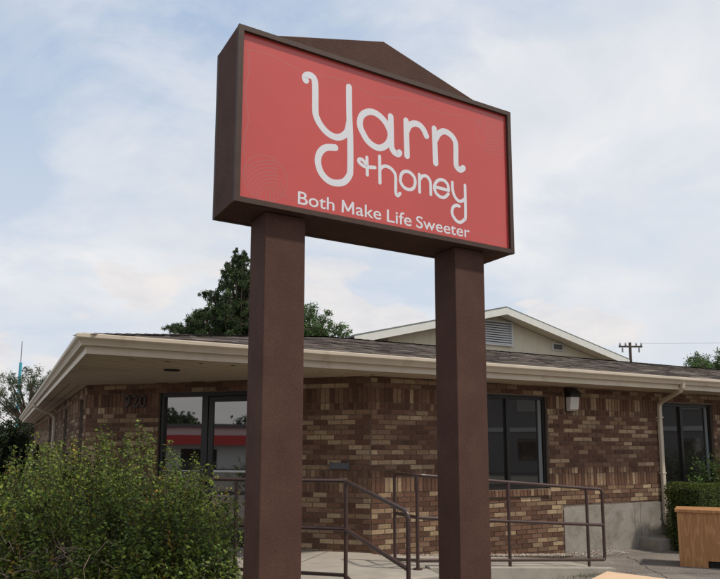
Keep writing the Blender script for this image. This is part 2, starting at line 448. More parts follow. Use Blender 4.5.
brick_rows(g, frF, 0.004, 17.0, ZS, 0.02, F_open + [(FS0 - 0.01, FS1, -1, FZ), (1.64, 3.15, 0.905, 1.03), (5.72, 7.14, 0.9, 1.02), (9.38, 10.82, 0.9, 1.02)])
brick_rows(g, frC, -CL + 0.004, -0.004, ZS, LAND, C_open)
brick_rows(g, frL, LW + 0.004, 20.0, ZS, 0.0, L_open)
# projecting sills of header bricks
for a, b, z in ((1.64, 3.15, 1.015), (5.72, 7.14, 1.0), (9.38, 10.82, 1.0)):
    s = a
    while s < b - 0.03:
        e = min(s + CO - JT, b)
        g.box(B(s, -0.035, z - 0.098), B(e, 0, 0) - B(s, 0, 0), ND * 0.15, Z * 0.094, bcol(0.28)); s += CO
g.build('brick_facing', M['brick'], bld)
# concrete foundation, standing a little proud, with a crack
g = MB()
n0 = -0.022
prof = [(FS0, -0.03), (FS0, FZ - 0.045), (FS0 + 0.06, FZ - 0.02), (FS0 + 0.2, FZ - 0.012), (5.07, FZ - 0.004), (5.07, -0.03)]
g.prism([B(s, 0.02, z) for s, z in prof], ND * (n0 - 0.02))
prof = [(5.078, -0.03), (5.078, FZ - 0.004), (FS1, FZ - 0.004), (FS1, -0.03)]
g.prism([B(s, 0.02, z) for s, z in prof], ND * (n0 - 0.022))
g.build('foundation', M['concrete'], bld)
g = MB(); random.seed(3)
pts = []; s = 4.93
for i in range(13):
    s += random.uniform(-0.012, 0.018); pts.append((s, FZ - 0.01 - i * 0.05))
for (s0, z0), (s1, z1) in zip(pts, pts[1:]):
    g.add([B(s0 - .004, n0 - .0015, z0), B(s0 + .004, n0 - .0015, z0), B(s1 + .004, n0 - .0015, z1), B(s1 - .004, n0 - .0015, z1)], [(0, 1, 2, 3)])
tag(g.build('crack', M['ventdark'], bld))

# --- eaves: soffit, fascia, gutter
OVF, OVL = 0.60, 0.42
SE = -LW - OVL                               # left eave
g = MB()
def grooved(g, poly_fn, a0, a1, step):
    a = a0
    while a < a1:
        b = min(a + step, a1); poly_fn(g, a, b - 0.006); a += step
# soffit boards run parallel to the front eave; clipped to the soffit outline
def soffit_front(g, n0, n1):
    # s-extent at depth n: from left eave to the wall
    def wl(n): return 17.0 if n <= 0 else -n            # chamfer edge: s = -n
    for (na, nb) in ((n0, n1),):
        g.add([B(SE, na, ZS), B(wl(na), na, ZS), B(wl(nb), nb, ZS), B(SE, nb, ZS)], [(3, 2, 1, 0)])
n = -OVF
while n < LW - 0.01:
    n1 = min(n + 0.15, LW)
    if n < 0 < n1: n1 = 0.0
    soffit_front(g, n, n1 - 0.012); n = n1
s = SE
while s < -LW - 0.01:
    s1 = min(s + 0.15, -LW)
    g.add([B(s, LW, ZS), B(s1 - 0.012, LW, ZS), B(s1 - 0.012, 20, ZS), B(s, 20, ZS)], [(3, 2, 1, 0)]); s = s1
g.build('soffit', M['soffit'], bld)
g = MB(); g.add([B(SE, -OVF, ZS + .008), B(17, -OVF, ZS + .008), B(17, 20, ZS + .008), B(SE, 20, ZS + .008)], [(3, 2, 1, 0)])
g.build('ceiling_board', M['dark'], bld)
g = MB()
for (s, n_) in ((-2.55, 0.55),):
    ring = [B(s + 0.10 * math.cos(t * PI / 12), n_ + 0.10 * math.sin(t * PI / 12), ZS - 0.012) for t in range(24)]
    g.prism(ring, Z * 0.011)
g.build('recessed_light', M['dark'], bld)
g = MB(); t = 0
for i in range(9):
    p = B(-3.2 + i * 0.52 * 0.75, -0.32 + i * 0.02, ZS - 0.0035)
    g = MB(); g.box(p, FD * 0.05, ND * 0.025, Z * 0.003); g.build('soffit_vent', M['dark'], bld)
def eave_ring(prof):
    P1 = [B(17.0, -OVF - o, z) for o, z in prof]
    P2 = [B(SE - o, -OVF - o, z) for o, z in prof]
    P3 = [B(SE - o, 20.0, z) for o, z in prof]
    return [P1, P2, P3]
g = MB(); g.sweep(eave_ring([(0.0, ZS - 0.012), (0.02, ZS - 0.012), (0.02, ZS + 0.15), (0.0, ZS + 0.15)][::-1]))
g.build('fascia', M['tan'], bld)
ZG = 2.785
gut = [(0.021, ZG), (0.021, ZG - 0.115), (0.070, ZG - 0.115), (0.078, ZG - 0.095), (0.094, ZG - 0.070), (0.118, ZG - 0.050), (0.124, ZG - 0.040), (0.124, ZG - 0.006), (0.118, ZG), (0.108, ZG), (0.108, ZG - 0.04), (0.07, ZG - 0.10), (0.03, ZG - 0.105), (0.03, ZG)]
g = MB(); g.sweep(eave_ring(gut))
g.build('gutter', M['tan'], bld)
for s_ in (-1.9, 1.15, 4.2, 7.25, 10.3):
    g = MB(); g.sweep([[B(x, -OVF - o - 0.0015 * (1 if o > 0.03 else 0), z + (0.0015 if z > ZG - .01 else -0.0015)) for o, z in gut[:9]] + [B(x, -OVF - 0.05, ZG - 0.03)] for x in (s_, s_ + 0.035)])
    g.build('gutter_joint', M['tan'], bld)
# downspouts: rectangular pipe swept along a path
def downspout(path, w=0.075, d=0.058, side=None):
    g = MB(); rings = []
    for i, p in enumerate(path):
        t = (path[min(i + 1, len(path) - 1)] - path[max(i - 1, 0)]).normalized()
        a = side.normalized(); b = t.cross(a).normalized()
        ring = []
        for x, y in ((-1, -.75), (-.75, -1), (-.3, -1), (-.2, -.8), (.2, -.8), (.3, -1), (.75, -1), (1, -.75), (1, .75), (.75, 1), (-.75, 1), (-1, .75)):
            ring.append(p + a * (x * w / 2) + b * (y * d / 2))
        rings.append(ring)
    g.sweep(rings); return g
pth = [B(5.47, -0.68, ZG - 0.09), B(5.475, -0.66, 2.62), B(5.49, -0.60, 2.565), B(5.62, -0.13, 2.43), B(5.655, -0.05, 2.38), B(5.645, -0.048, 2.3), B(5.645, -0.048, 0.44), B(5.655, -0.06, 0.38), B(5.72, -0.22, 0.27), B(5.75, -0.27, 0.25)]
g = downspout(pth, side=FD)
dsp = g.build('downspout', M['tan'], bld)
g = MB()
for z in (2.15, 1.2, 0.55):
    g = MB(); g.box(B(5.598, -0.083, z), FD * 0.094, ND * 0.08, Z * 0.022); g.build('strap', M['tan'], dsp)
pth = [B(SE - 0.08, 9.5, ZG - 0.09), B(SE - 0.07, 9.5, 2.62), B(SE - 0.03, 9.5, 2.57), B(-LW - 0.11, 9.5, 2.42), B(-LW - 0.05, 9.5, 2.36), B(-LW - 0.045, 9.5, 2.2), B(-LW - 0.045, 9.5, 0.3)]
downspout(pth, side=ND).build('downspout', M['tan'], bld)

# --- roof: real overlapping shingle tabs on plane decks
PT = 0.218
Z0 = ZG - 0.01
NE = -OVF - 0.06; SEG = SE - 0.06; DD = 5.0
def rz(h): return Z0 + PT * h
random.seed(21)
SH = [(0.090, 0.073, 0.064), (0.125, 0.102, 0.088), (0.05, 0.041, 0.037), (0.18, 0.15, 0.128), (0.10, 0.082, 0.072), (0.065, 0.053, 0.047)]
g = MB()
def shingles(g, fr, u0f, u1f, hmax, expo=0.20):
    """fr(u, h, lift) ; u limits as functions of h; h measured horizontally from the eave"""
    h = 0.0; k = 0
    while h < hmax - 0.01:
        h1 = min(h + expo, hmax); dk = 1.0; u = u0f(h) - random.uniform(0, 0.2); u1 = u1f(h)
        while u < u1:
            w = random.choice([0.14, 0.2, 0.26, 0.34]); a = max(u, u0f(h)); b = min(u + w, u1)
            at = max(a, u0f(h1)); bt = min(b, u1f(h1))
            if b - a > 0.01:
                if bt < at: at = bt = (at + bt) / 2
                lift = random.choice([0.006, 0.006, 0.011]); c = random.choice(SH); dk = random.choice([0.75, 1.0, 1.15]) if random.random() < 0.45 else dk; q = random.uniform(.85, 1.2) * dk; c = tuple(x * q for x in c)
                vs = [fr(a, h - 0.012, lift + .001), fr(b, h - 0.012, lift + .001), fr(bt, h1, 0.002), fr(at, h1, 0.002), fr(a, h - 0.012, 0.001), fr(b, h - 0.012, 0.001)]
                g.add(vs, [(0, 1, 2, 3), (4, 5, 1, 0)], c)
            u += w
        h = h1; k += 1
shingles(g, lambda u, h, l: B(u, NE + h, rz(h) + l), lambda h: SEG + max(h, 0), lambda h: 17.0, DD)
shingles(g, lambda u, h, l: B(SEG + h, u, rz(h) + l), lambda h: NE + max(h, 0), lambda h: 20.0, DD)
# far slopes and decks
g.add([B(SEG + DD, NE + DD, rz(DD)), B(17, NE + DD, rz(DD)), B(17, NE + 2 * DD, Z0), B(SEG + 2 * DD, NE + 2 * DD, Z0)], [(0, 1, 2, 3)], SH[0])
g.add([B(SEG + DD, NE + DD, rz(DD)), B(SEG + 2 * DD, NE + 2 * DD, Z0), B(SEG + 2 * DD, 20, Z0), B(SEG + DD, 20, rz(DD))], [(0, 1, 2, 3)], SH[0])
g.add([B(SEG, NE, Z0 - .002), B(17, NE, Z0 - .002), B(17, NE + DD, rz(DD) - .002), B(SEG + DD, NE + DD, rz(DD) - .002)], [(0, 1, 2, 3)], SH[2])
g.add([B(SEG, NE, Z0 - .002), B(SEG + DD, NE + DD, rz(DD) - .002), B(SEG + DD, 20, rz(DD) - .002), B(SEG, 20, Z0 - .002)], [(0, 1, 2, 3)], SH[2])
roof = g.build('roof', M['shingle'], bld)
g = MB()
def cap(p, q, n):
    d = (q - p) / n; t = d.normalized(); sd_ = t.cross(Z).normalized()
    for i in range(n):
        a = p + d * i; b = a + d * 1.25; c = random.choice(SH)
        for sg in (-1, 1):
            w = sd_ * 0.14 * sg - Z * 0.022
            vs = [a + Z * .022, a + w + Z * .022, b + w + Z * .012, b + Z * .012]
            g.add(vs, [(0, 1, 2, 3) if sg < 0 else (3, 2, 1, 0)], c)
cap(B(SEG, NE, Z0), B(SEG + DD, NE + DD, rz(DD)), 40)
cap(B(SEG + DD, NE + DD, rz(DD)), B(17, NE + DD, rz(DD)), 85)
g.build('ridge_cap', M['shingle'], roof)

# --- windows
def bar(g, fr, s0, s1, z0, z1, n0, n1):
    g.box(fr(s0, n0, z0), fr(s1, n0, z0) - fr(s0, n0, z0), fr(s0, n1, z0) - fr(s0, n0, z0), Z * (z1 - z0))
def window(fr, s0, s1, z0, z1, mull, parent, label=None):
    g = MB(); t = 0.055
    bar(g, fr, s0, s0 + t, z0, z1, 0.05, 0.13); bar(g, fr, s1 - t, s1, z0, z1, 0.05, 0.13)
    bar(g, fr, s0 + t, s1 - t, z1 - t, z1, 0.05, 0.13); bar(g, fr, s0 + t, s1 - t, z0, z0 + t, 0.05, 0.13)
    fm = g.build('window', M['bronze'], parent)
    for m_ in mull:
        g = MB(); bar(g, fr, m_ - 0.03, m_ + 0.03, z0 + t, z1 - t, 0.055, 0.125); g.build('mullion', M['bronze'], fm)
    ed = [s0 + t] + [x for m_ in mull for x in (m_ - 0.03, m_ + 0.03)] + [s1 - t]
    for i in range(0, len(ed), 2):
        g = MB(); bar(g, fr, ed[i], ed[i + 1], z0 + t, z1 - t, 0.095, 0.105); g.build('glass_pane', M['glass'], fm)
    g = MB(); bar(g, fr, s0 - .02, s1 + .02, z0 - .02, z1 + .02, 0.142, 0.15); g.build('back_panel', M['dark'], fm)
    g = MB(); bar(g, fr, s1 - t - 0.075, s1 - t - 0.012, z0 + t, z1 - t, 0.07, 0.09)
    g.build('sash_stile', M['steel'], fm)
    g = MB(); bar(g, fr, s0 + t, s1 - t, z0 + t + 0.002, z0 + t + 0.035, 0.075, 0.092); g.build('sash_rail', M['bronze'], fm)
    return fm
window(frF, *F_open[0], [2.39], bld)
window(frF, *F_open[1], [6.33], bld)
window(frF, *F_open[2], [10.1], bld)
window(frF, *F_open[3], [13.7], bld)
for o in L_open: window(frL, *o, [], bld)
# entrance: sidelight on the left, door on the right, panel beyond
s0, s1, z0, z1 = C_open[0]
g = MB(); t = 0.06
for a, b in ((s0, s0 + t), (-2.60, -2.50), (-1.56, -1.49), (s1 - t, s1)): bar(g, frC, a, b, z0, z1, 0.04, 0.13)
for a, b in ((s0 + t, -2.60), (-2.50, -1.56), (-1.49, s1 - t)): bar(g, frC, a, b, z1 - t, z1, 0.04, 0.13); 
for a, b in ((s0 + t, -2.60), (-1.49, s1 - t)): bar(g, frC, a, b, z0, z0 + 0.12, 0.04, 0.13); bar(g, frC, a, b, 1.255, 1.295, 0.045, 0.125)
ent = g.build('entrance_frame', M['bronze'], bld)
for a, b in ((s0 + t, -2.60), (-1.49, s1 - t)):
    for c, d in ((z0 + 0.12, 1.255), (1.295, z1 - t)):
        g = MB(); bar(g, frC, a, b, c, d, 0.088, 0.098); g.build('glass_pane', M['glass2'], ent)
g = MB(); bar(g, frC, s0 - .02, s1 + .02, z0 - .02, z1 + .02, 0.142, 0.15); g.build('back_panel', M['dark'], ent)
g = MB(); bar(g, frC, s0 + t, -2.61, 1.296, 1.308, 0.055, 0.08); g.build('sill_strip', M['vent'], ent)
g = MB(); a, b = -2.49, -1.57; w = 0.075
bar(g, frC, a, a + w, z0 + .01, z1 - t - .01, 0.05, 0.10); bar(g, frC, b - w, b, z0 + .01, z1 - t - .01, 0.05, 0.10)
bar(g, frC, a + w, b - w, z1 - t - .01 - w, z1 - t - .01, 0.05, 0.10); bar(g, frC, a + w, b - w, z0 + .01, z0 + 0.2, 0.05, 0.10)
bar(g, frC, a + w, b - w, 0.97, 1.02, 0.05, 0.10)
door = g.build('door', M['bronze'], bld)
for c, d in ((z0 + 0.2, 0.97), (1.02, z1 - t - .01 - w)):
    g = MB(); bar(g, frC, a + w, b - w, c, d, 0.07, 0.08); g.build('glass_pane', M['glass2'], door)
g = MB(); g.tube([frC(a + 0.14, 0.0, 1.30), frC(b - 0.14, 0.0, 1.30)], 0.016, 8)
for q in (a + 0.14, b - 0.14): g.tube([frC(q, 0.0, 1.30), frC(q, 0.052, 1.30)], 0.012, 6)
g.build('handle', M['vent'], door, smooth=True)
# wall lamp
g = MB(); c0 = B(3.60, 0, 0)
g.box(B(3.50, -0.03, 2.20), FD * 0.20, ND * 0.025, Z * 0.36)
g.prism([B(3.485, -0.03, 2.44), B(3.485, -0.17, 2.44), B(3.485, -0.16, 2.50), B(3.485, -0.06, 2.58), B(3.485, -0.03, 2.58)], FD * 0.225)
wl = g.build('wall_lamp', M['bronze'], bld, bevel=0.008)
g = MB(); g.prism([B(3.50, -0.032, 2.21), B(3.50, -0.12, 2.235), B(3.50, -0.15, 2.436), B(3.50, -0.032, 2.436)], FD * 0.185)
g.build('lamp_lens', M['lampglass'], wl, bevel=0.012)
# mail slot on the chamfer wall
g = MB(); g.box(frC(-0.565, -0.045, 1.345), CD * 0.255, CN * 0.04, Z * 0.085)
for q in (-0.575, -0.32): g.box(frC(q, -0.055, 1.335), CD * 0.022, CN * 0.05, Z * 0.108)
g.build('mail_slot', M['plaque'], bld, bevel=0.006)
# house number 920
def text_mesh(txt, off=0.0, ext=0.0):
    cu = bpy.data.curves.new('txt', 'FONT'); cu.body = txt; cu.offset = off; cu.extrude = ext; cu.resolution_u = 6
    o = bpy.data.objects.new('txt', cu); COL.objects.link(o)
    bpy.context.view_layer.update()
    dg = bpy.context.evaluated_depsgraph_get()
    me = bpy.data.meshes.new_from_object(o.evaluated_get(dg))
    vs = [v.co.copy() for v in me.vertices]; fs = [tuple(p.vertices) for p in me.polygons]
    bpy.data.objects.remove(o); bpy.data.curves.remove(cu); bpy.data.meshes.remove(me)
    return vs, fs
for i, ch in enumerate('920'):
    vs, fs = text_mesh(ch, 0.012, 0.05)
    x0 = min(v.x for v in vs); x1 = max(v.x for v in vs); y0 = min(v.y for v in vs); y1 = max(v.y for v in vs)
    a = -3.90 + i * 0.135; g = MB()
    g.add([frC(a + (v.x - x0) / (x1 - x0) * 0.115, -0.022 - v.z * 0.2, 2.235 + (v.y - y0) / (y1 - y0) * 0.19) for v in vs], fs)
    g.build('house_number', M['numeral'], bld)
# steps below the right hand window
g = MB(); g.box(B(5.02, -0.42, -0.01), FD * 1.6, ND * 0.42, Z * 0.19)
tag(g.build('concrete_step', M['concrete'], bevel=0.008), 'low concrete curb block under the downspout beside the hedge', 'curb')

# ------------------------------------------------------------------ the pylon sign
SA = rad(30.6); SD = V((math.cos(SA), math.sin(SA), 0)); SN = V((-math.sin(SA), math.cos(SA), 0)); SO = V((-0.852, 4.276, 0))
def S(s, n, z): return SO + SD * s + SN * n + Z * z
LEN, DEP, ZB, ZT = 2.41, 0.443, 3.20, 4.437
sign = thing('pylon_sign', S(LEN / 2, DEP / 2, 0), 'big brown two-post pylon sign with a red face lettered yarn + honey', 'sign')
g = MB(); t = 0.036
g.box(S(0.0, 0.03, ZB + 0.004), SD * LEN, SN * (DEP - 0.06), Z * (ZT - ZB - 0.008))
g.build('cabinet', M['brown'], sign)
def frame(n0, n1):
    g = MB()
    o = [(0, ZB), (LEN, ZB), (LEN, ZT), (0, ZT)]; i_ = [(t, ZB + t), (LEN - t, ZB + t), (LEN - t, ZT - t), (t, ZT - t)]
    for k in range(4):
        a, b = o[k], o[(k + 1) % 4]; c, d = i_[(k + 1) % 4], i_[k]
        g.prism([S(p[0], n0, p[1]) for p in (a, b, c, d)], SN * (n1 - n0))
    return g.build('frame', M['trim'], sign)
frame(-0.004, 0.0295); frame(DEP - 0.0295, DEP + 0.004)
g = MB(); g.box(S(t, 0.022, ZB + t), SD * (LEN - 2 * t), SN * 0.007, Z * (ZT - ZB - 2 * t))
face = g.build('panel', M['red'], sign)
g = MB(); g.box(S(t, DEP - 0.029, ZB + t), SD * (LEN - 2 * t), SN * 0.007, Z * (ZT - ZB - 2 * t)); g.build('panel', M['red'], sign)
for s0 in (0.252, 1.858):
    g = MB(); g.box(S(s0, 0.084, -0.05), SD * 0.298, SN * 0.275, Z * (ZB + 0.05))
    g.build('post', M['brown'], sign, bevel=0.006)
g = MB(); g.prism([S(0.02, 0.10, ZT - 0.006), S(1.21, 0.10, 4.752), S(LEN - 0.02, 0.10, ZT - 0.006)], SN * (DEP - 0.20))
g.build('pediment', M['brown'], sign, bevel=0.006)
# lettering as thin vinyl ribbons
def smooth(pts, k=7):
    P = [V((x, y, 0)) for x, y in pts]
    closed = (P[0] - P[-1]).length < 1e-4
    if len(P) < 3: return P
    out = []
    n = len(P)
    for i in range(n - 1):
        p0 = P[i - 1] if i > 0 else (P[-2] if closed else P[0]); p3 = P[i + 2] if i + 2 < n else (P[1] if closed else P[-1])
        p1, p2 = P[i], P[i + 1]
        for j in range(k):
            u = j / k
            out.append(0.5 * ((2 * p1) + (p2 - p0) * u + (2 * p0 - 5 * p1 + 4 * p2 - p3) * u * u + (3 * p1 - p0 - 3 * p2 + p3) * u ** 3))
    out.append(P[-1]); return out
def ribbon(g, pts, w, n0, caps=True, th=0.0012, sm=True):
    P = smooth(pts) if sm else [V((x, y, 0)) for x, y in pts]
    closed = (P[0] - P[-1]).length < 1e-4; hw = w / 2
    L_, R_ = [], []
    m = len(P)
    for i, p in enumerate(P):
        a = P[i - 1] if i > 0 else (P[-2] if closed else P[0]); b = P[i + 1] if i < m - 1 else (P[1] if closed else P[-1])
        d = (b - a).normalized(); q = V((-d.y, d.x, 0)) * hw
        L_.append(p + q); R_.append(p - q)
    vs = []; 
    def pt(v, n): return S(v.x, n, v.y)
    for i in range(m): vs += [pt(L_[i], n0), pt(R_[i], n0), pt(R_[i], n0 + th), pt(L_[i], n0 + th)]
    fs = []
    for i in range(m - 1):
        k = i * 4
        fs += [(k, k + 4, k + 5, k + 1), (k + 1, k + 5, k + 6, k + 2), (k + 3, k + 7, k + 4, k)]
    g.add(vs, fs)
    if caps and not closed:
        for e, nx in ((P[0], P[1]), (P[-1], P[-2])):
            d = (e - nx).normalized(); a0 = math.atan2(d.y, d.x)
            arc = [e + V((math.cos(a0 - PI / 2 + PI * j / 10), math.sin(a0 - PI / 2 + PI * j / 10), 0)) * hw for j in range(11)]
            g.add([pt(v, n0) for v in arc] + [pt(v, n0 + th) for v in arc], [tuple(range(11))] + [(j, j + 1, j + 12, j + 11) for j in range(10)])
BIG= [[(0.5085, 4.1887), (0.5026, 4.2089), (0.5193, 4.2303), (0.5478, 4.235), (0.5729, 4.2193), (0.5819, 4.1805), (0.5847, 4.0988), (0.5871, 3.9718), (0.601, 3.9254), (0.6331, 3.8791), (0.6860, 3.8380), (0.7470, 3.8230), (0.8030, 3.8420), (0.8450, 3.8899), (0.8599, 3.9594)], [(0.8578, 4.2358), (0.8606, 4.0343), (0.87, 3.8288), (0.8708, 3.608), (0.8624, 3.5592), (0.8327, 3.5141), (0.799, 3.4916), (0.7572, 3.48), (0.7073, 3.482), (0.6659, 3.5026), (0.6329, 3.5376), (0.6145, 3.5833), (0.6108, 3.6284), (0.6234, 3.6734), (0.6517, 3.7107), (0.6887, 3.731), (0.747, 3.743)], [(0.9503, 3.9888), (0.9626, 4.0344), (0.9915, 4.0684), (1.0385, 4.0922), (1.0912, 4.0916), (1.1444, 4.067), (1.1872, 4.0249), (1.216, 3.9646), (1.2081, 3.9099), (1.181, 3.8651), (1.1223, 3.8276), (1.0644, 3.8329), (1.0123, 3.863), (0.9761, 3.9106), (0.9555, 3.9478), (0.9503, 3.9888)], [(1.22, 4.101), (1.2227, 4.0049), (1.2242, 3.8897), (1.2294, 3.8525), (1.2509, 3.8239), (1.2835, 3.817), (1.2979, 3.8318)], [(1.36, 4.1028), (1.3662, 3.8213)], [(1.3659, 4.0209), (1.3851, 4.0646), (1.4192, 4.0928), (1.459, 4.1029), (1.4988, 4.0931), (1.5272, 4.0653), (1.5497, 4.026)], [(1.6266, 4.105), (1.6359, 3.8223)], [(1.6344, 4.0115), (1.6672, 4.0697), (1.7094, 4.1023), (1.7513, 4.1055), (1.7992, 4.0866), (1.8288, 4.0529), (1.8376, 4.009), (1.8369, 3.8666), (1.8483, 3.8337), (1.8785, 3.8199), (1.9096, 3.8419)]]
SMALL= [[(1.0102, 3.728), (1.0143, 3.5959)], [(1.0798, 3.6658), (1.0123, 3.655)], [(1.0123, 3.6539), (0.9814, 3.6565), (0.9457, 3.6764), (0.9426, 3.6971), (0.966, 3.7042), (0.9930, 3.6881), (1.005, 3.672)], [(1.12, 3.7622), (1.1225, 3.556)], [(1.1228, 3.6592), (1.1398, 3.6816), (1.1696, 3.6966), (1.207, 3.6934), (1.2391, 3.6747), (1.2605, 3.6364), (1.2618, 3.5135), (1.2778, 3.4883), (1.2997, 3.5086)], [(1.3038, 3.6169), (1.3152, 3.667), (1.3484, 3.6933), (1.3927, 3.6931), (1.4314, 3.6626), (1.4387, 3.6158), (1.4192, 3.5733), (1.3802, 3.556), (1.3417, 3.5626), (1.3145, 3.5857), (1.3038, 3.6169)], [(1.4782, 3.6963), (1.4798, 3.5561)], [(1.481, 3.6532), (1.503, 3.686), (1.5407, 3.6978), (1.5726, 3.677), (1.5835, 3.6401), (1.5845, 3.5572)], [(1.6261, 3.6271), (1.7588, 3.624)], [(1.7588, 3.624), (1.7502, 3.669), (1.7152, 3.6967), (1.668, 3.6919), (1.6324, 3.6599), (1.6201, 3.6181), (1.6368, 3.5772), (1.6773, 3.5556), (1.7185, 3.5606), (1.7547, 3.5954)], [(1.7962, 3.6984), (1.7975, 3.6436), (1.8144, 3.5921), (1.8498, 3.559), (1.8862, 3.5609), (1.9235, 3.5881)], [(1.9238, 3.6992), (1.9225, 3.4475), (1.9069, 3.4098), (1.8699, 3.3835), (1.8339, 3.3872), (1.8022, 3.4162), (1.7874, 3.4531), (1.8003, 3.495), (1.8307, 3.5155), (1.8608, 3.5142)]]

g = MB()
for i, st in enumerate(BIG): ribbon(g, st, 0.050, 0.02165 - i * 0.00004)
g.build('lettering', M['white_vinyl'], face)
g = MB()
for i, st in enumerate(SMALL): ribbon(g, st, 0.0265, 0.02165 - i * 0.00004)
g.build('lettering', M['white_vinyl'], face)
def word_mesh(word, a, b, lowz, capz):
    off = 0.006
    vs, fs = text_mesh(word, off)
    cv, _ = text_mesh('B', off); c1 = max(v.y for v in cv); c0_ = min(v.y for v in cv)
    x0 = min(v.x for v in vs); x1 = max(v.x for v in vs); kx = (b - a) / (x1 - x0); kz = (capz - lowz) / (c1 - c0_)
    g = MB()
    if word[0] == 'M':
        mv, _ = text_mesh('M', off); mw = (max(v.x for v in mv) - min(v.x for v in mv)) * kx
        vs, fs = text_mesh(word[1:], off); xr = max(v.x for v in vs)
        w = 0.0165; h = capz - lowz
        for i, st in enumerate(([(a + w / 2, lowz), (a + w / 2 + .003, capz)], [(a + mw - w / 2 - .003, capz), (a + mw - w / 2, lowz)], [(a + w * .6, capz - .002), (a + mw / 2, lowz + h * .18)], [(a + mw - w * .6, capz - .002), (a + mw / 2, lowz + h * .18)])):
            ribbon(g, st, w, 0.0216 - i * 0.00004, caps=False)
        g.add([S(b + (v.x - xr) * kx, 0.0215, lowz + (v.y - c0_) * kz) for v in vs], fs)
    else:
        g.add([S(a + (v.x - x0) * kx, 0.0215, lowz + (v.y - c0_) * kz) for v in vs], fs)
    g.build('lettering', M['white_vinyl'], face)
for wd in (('Both', 0.4607, 0.7434, 3.2714, 3.3623), ('Make', 0.8012, 1.1327, 3.2735, 3.3659), ('Life', 1.1815, 1.4024, 3.270, 3.3640), ('Sweeter', 1.4444, 1.962, 3.2695, 3.3620)):
    word_mesh(*wd)
# printed yarn balls and thread
def clip_ribbon(g, pts, w, n0):
    seg = []
    for x, z in pts:
        if t + 0.004 < x < LEN - t - 0.004 and ZB + t + 0.004 < z < ZT - t - 0.004: seg.append((x, z))
        else:
            if len(seg) > 1: ribbon(g, seg, w, n0, caps=False, sm=False)
            seg = []
    if len(seg) > 1: ribbon(g, seg, w, n0, caps=False, sm=False)
def yarn_ball(cx, cz, r, flip):
    g = MB(); k = 0
    def put(pts):
        nonlocal k
        clip_ribbon(g, pts, 0.0085, 0.02185 - k * 0.000012); k += 1
    put([(cx + r * math.cos(q / 24 * PI), cz + r * math.sin(q / 24 * PI)) for q in range(49)])
    def arcs(ox, oz, radii, keep):
        for R_ in radii:
            seg = []
            for j in range(97):
                q = 2 * PI * j / 96; x, y = ox + R_ * math.cos(q), oz + R_ * math.sin(q)
                ok = x * x + y * y < 0.97 and keep(x, y)
                if ok: seg.append((cx + r * x * flip, cz + r * y * flip))
                if not ok or j == 96:
                    if len(seg) > 2: put(seg)
                    seg = []
    arcs(0.45, -1.0, [0.72 + 0.16 * i for i in range(8)], lambda x, y: x < 0.62)
    arcs(-0.9, -0.75, [0.95 + 0.16 * i for i in range(6)], lambda x, y: math.hypot(x - .45, y + 1) < 0.70 or x > 0.66)
    return g.build('yarn_ball_print', M['thread'], face)
yarn_ball(0.222, 3.405, 0.158, 1); yarn_ball(2.235, 4.205, 0.175, -1)
g = MB()
clip_ribbon(g, [(0.05 + i * 0.02, 4.265 + 0.020 * math.sin(i * 0.21) + 0.012 * math.sin(i * 0.083 + 1)) for i in range(102)], 0.007, 0.02182)
clip_ribbon(g, [(0.075 + 0.014 * math.sin(i * 0.33), 4.27 - i * 0.02) for i in range(38)], 0.007, 0.02180)
clip_ribbon(g, [(0.34 + i * 0.01, 3.298 + 0.004 * math.sin(i * .5)) for i in range(10)], 0.007, 0.02178)
clip_ribbon(g, [(2.01 + i * 0.02, 3.318 - 0.004 * math.sin(i * .6)) for i in range(15)], 0.007, 0.02178)
clip_ribbon(g, [(2.10 + i * 0.02, 3.288 + 0.003 * math.sin(i * .7)) for i in range(12)], 0.007, 0.02176)
clip_ribbon(g, [(2.325 + 0.008 * math.sin(i * .4), 4.03 - i * 0.02) for i in range(34)], 0.005, 0.02174)
g.build('thread_print', M['thread'], face)

# ------------------------------------------------------------------ handrails
def arc_pts(a, b, c, r, k=5):
    """corner a-b-c rounded with radius r"""
    a, b, c = V(a), V(b), V(c); u = (a - b).normalized(); w = (c - b).normalized()
    p, q = b + u * r, b + w * r
    return [(p * (1 - t_) ** 2 + b * 2 * t_ * (1 - t_) + q * t_ ** 2) for t_ in [j / k for j in range(k + 1)]]
RR = 0.021
P346 = V((-0.206, 7.2, 0)); P407 = V((0.365, 6.1, 0))
DA = -CD
railA = thing('handrail', P346, 'brown pipe handrail of the entrance steps sloping down behind the left sign post', 'handrail', None)
farA = P346 + DA * 2.6
for zz, nm in ((1.284, 'top_rail'), (0.80, 'middle_rail')):
    g = MB(); e = P407 + Z * (zz - 0.217)
    p1 = farA + Z * zz; p2 = P346 + Z * zz
    if nm == 'top_rail':
        path = [p1] + arc_pts(p1, p2, e, 0.05) + arc_pts(p2, e, e - Z * 1, 0.07) + [P407 + Z * 0.0]
    else:
        path = [p1] + arc_pts(p1, p2, e, 0.04) + [e]
    g.tube(path, RR, 10); g.build(nm, M['rail'], railA, smooth=True)
g = MB(); g.tube([farA + Z * 0.345, P346 + Z * 0.345, P346 + (P407 - P346) * 0.12 + Z * 0.30], RR * .9, 10); g.build('bottom_rail', M['rail'], railA, smooth=True)
for q in (0, 1.25, 2.55):
    g = MB(); p = P346 + DA * q; g.tube([p + Z * LAND, p + Z * 1.275], RR, 10); g.tube([p + Z * (LAND - .002), p + Z * (LAND + .008)], 0.055, 14); g.build('post', M['rail'], railA, smooth=True)
Q0 = V((0.588, 8.05, 0)); Q1 = V((2.956, 9.4, 0)); DB = (Q1 - Q0).normalized()
railB = thing('handrail', Q0, 'long brown pipe handrail running down the ramp along the front brick wall', 'handrail', None)
QL = V((0.352, 8.62, 0)); Q2 = Q1 + DB * 0.30
zt0, zt1 = 1.314, 1.093
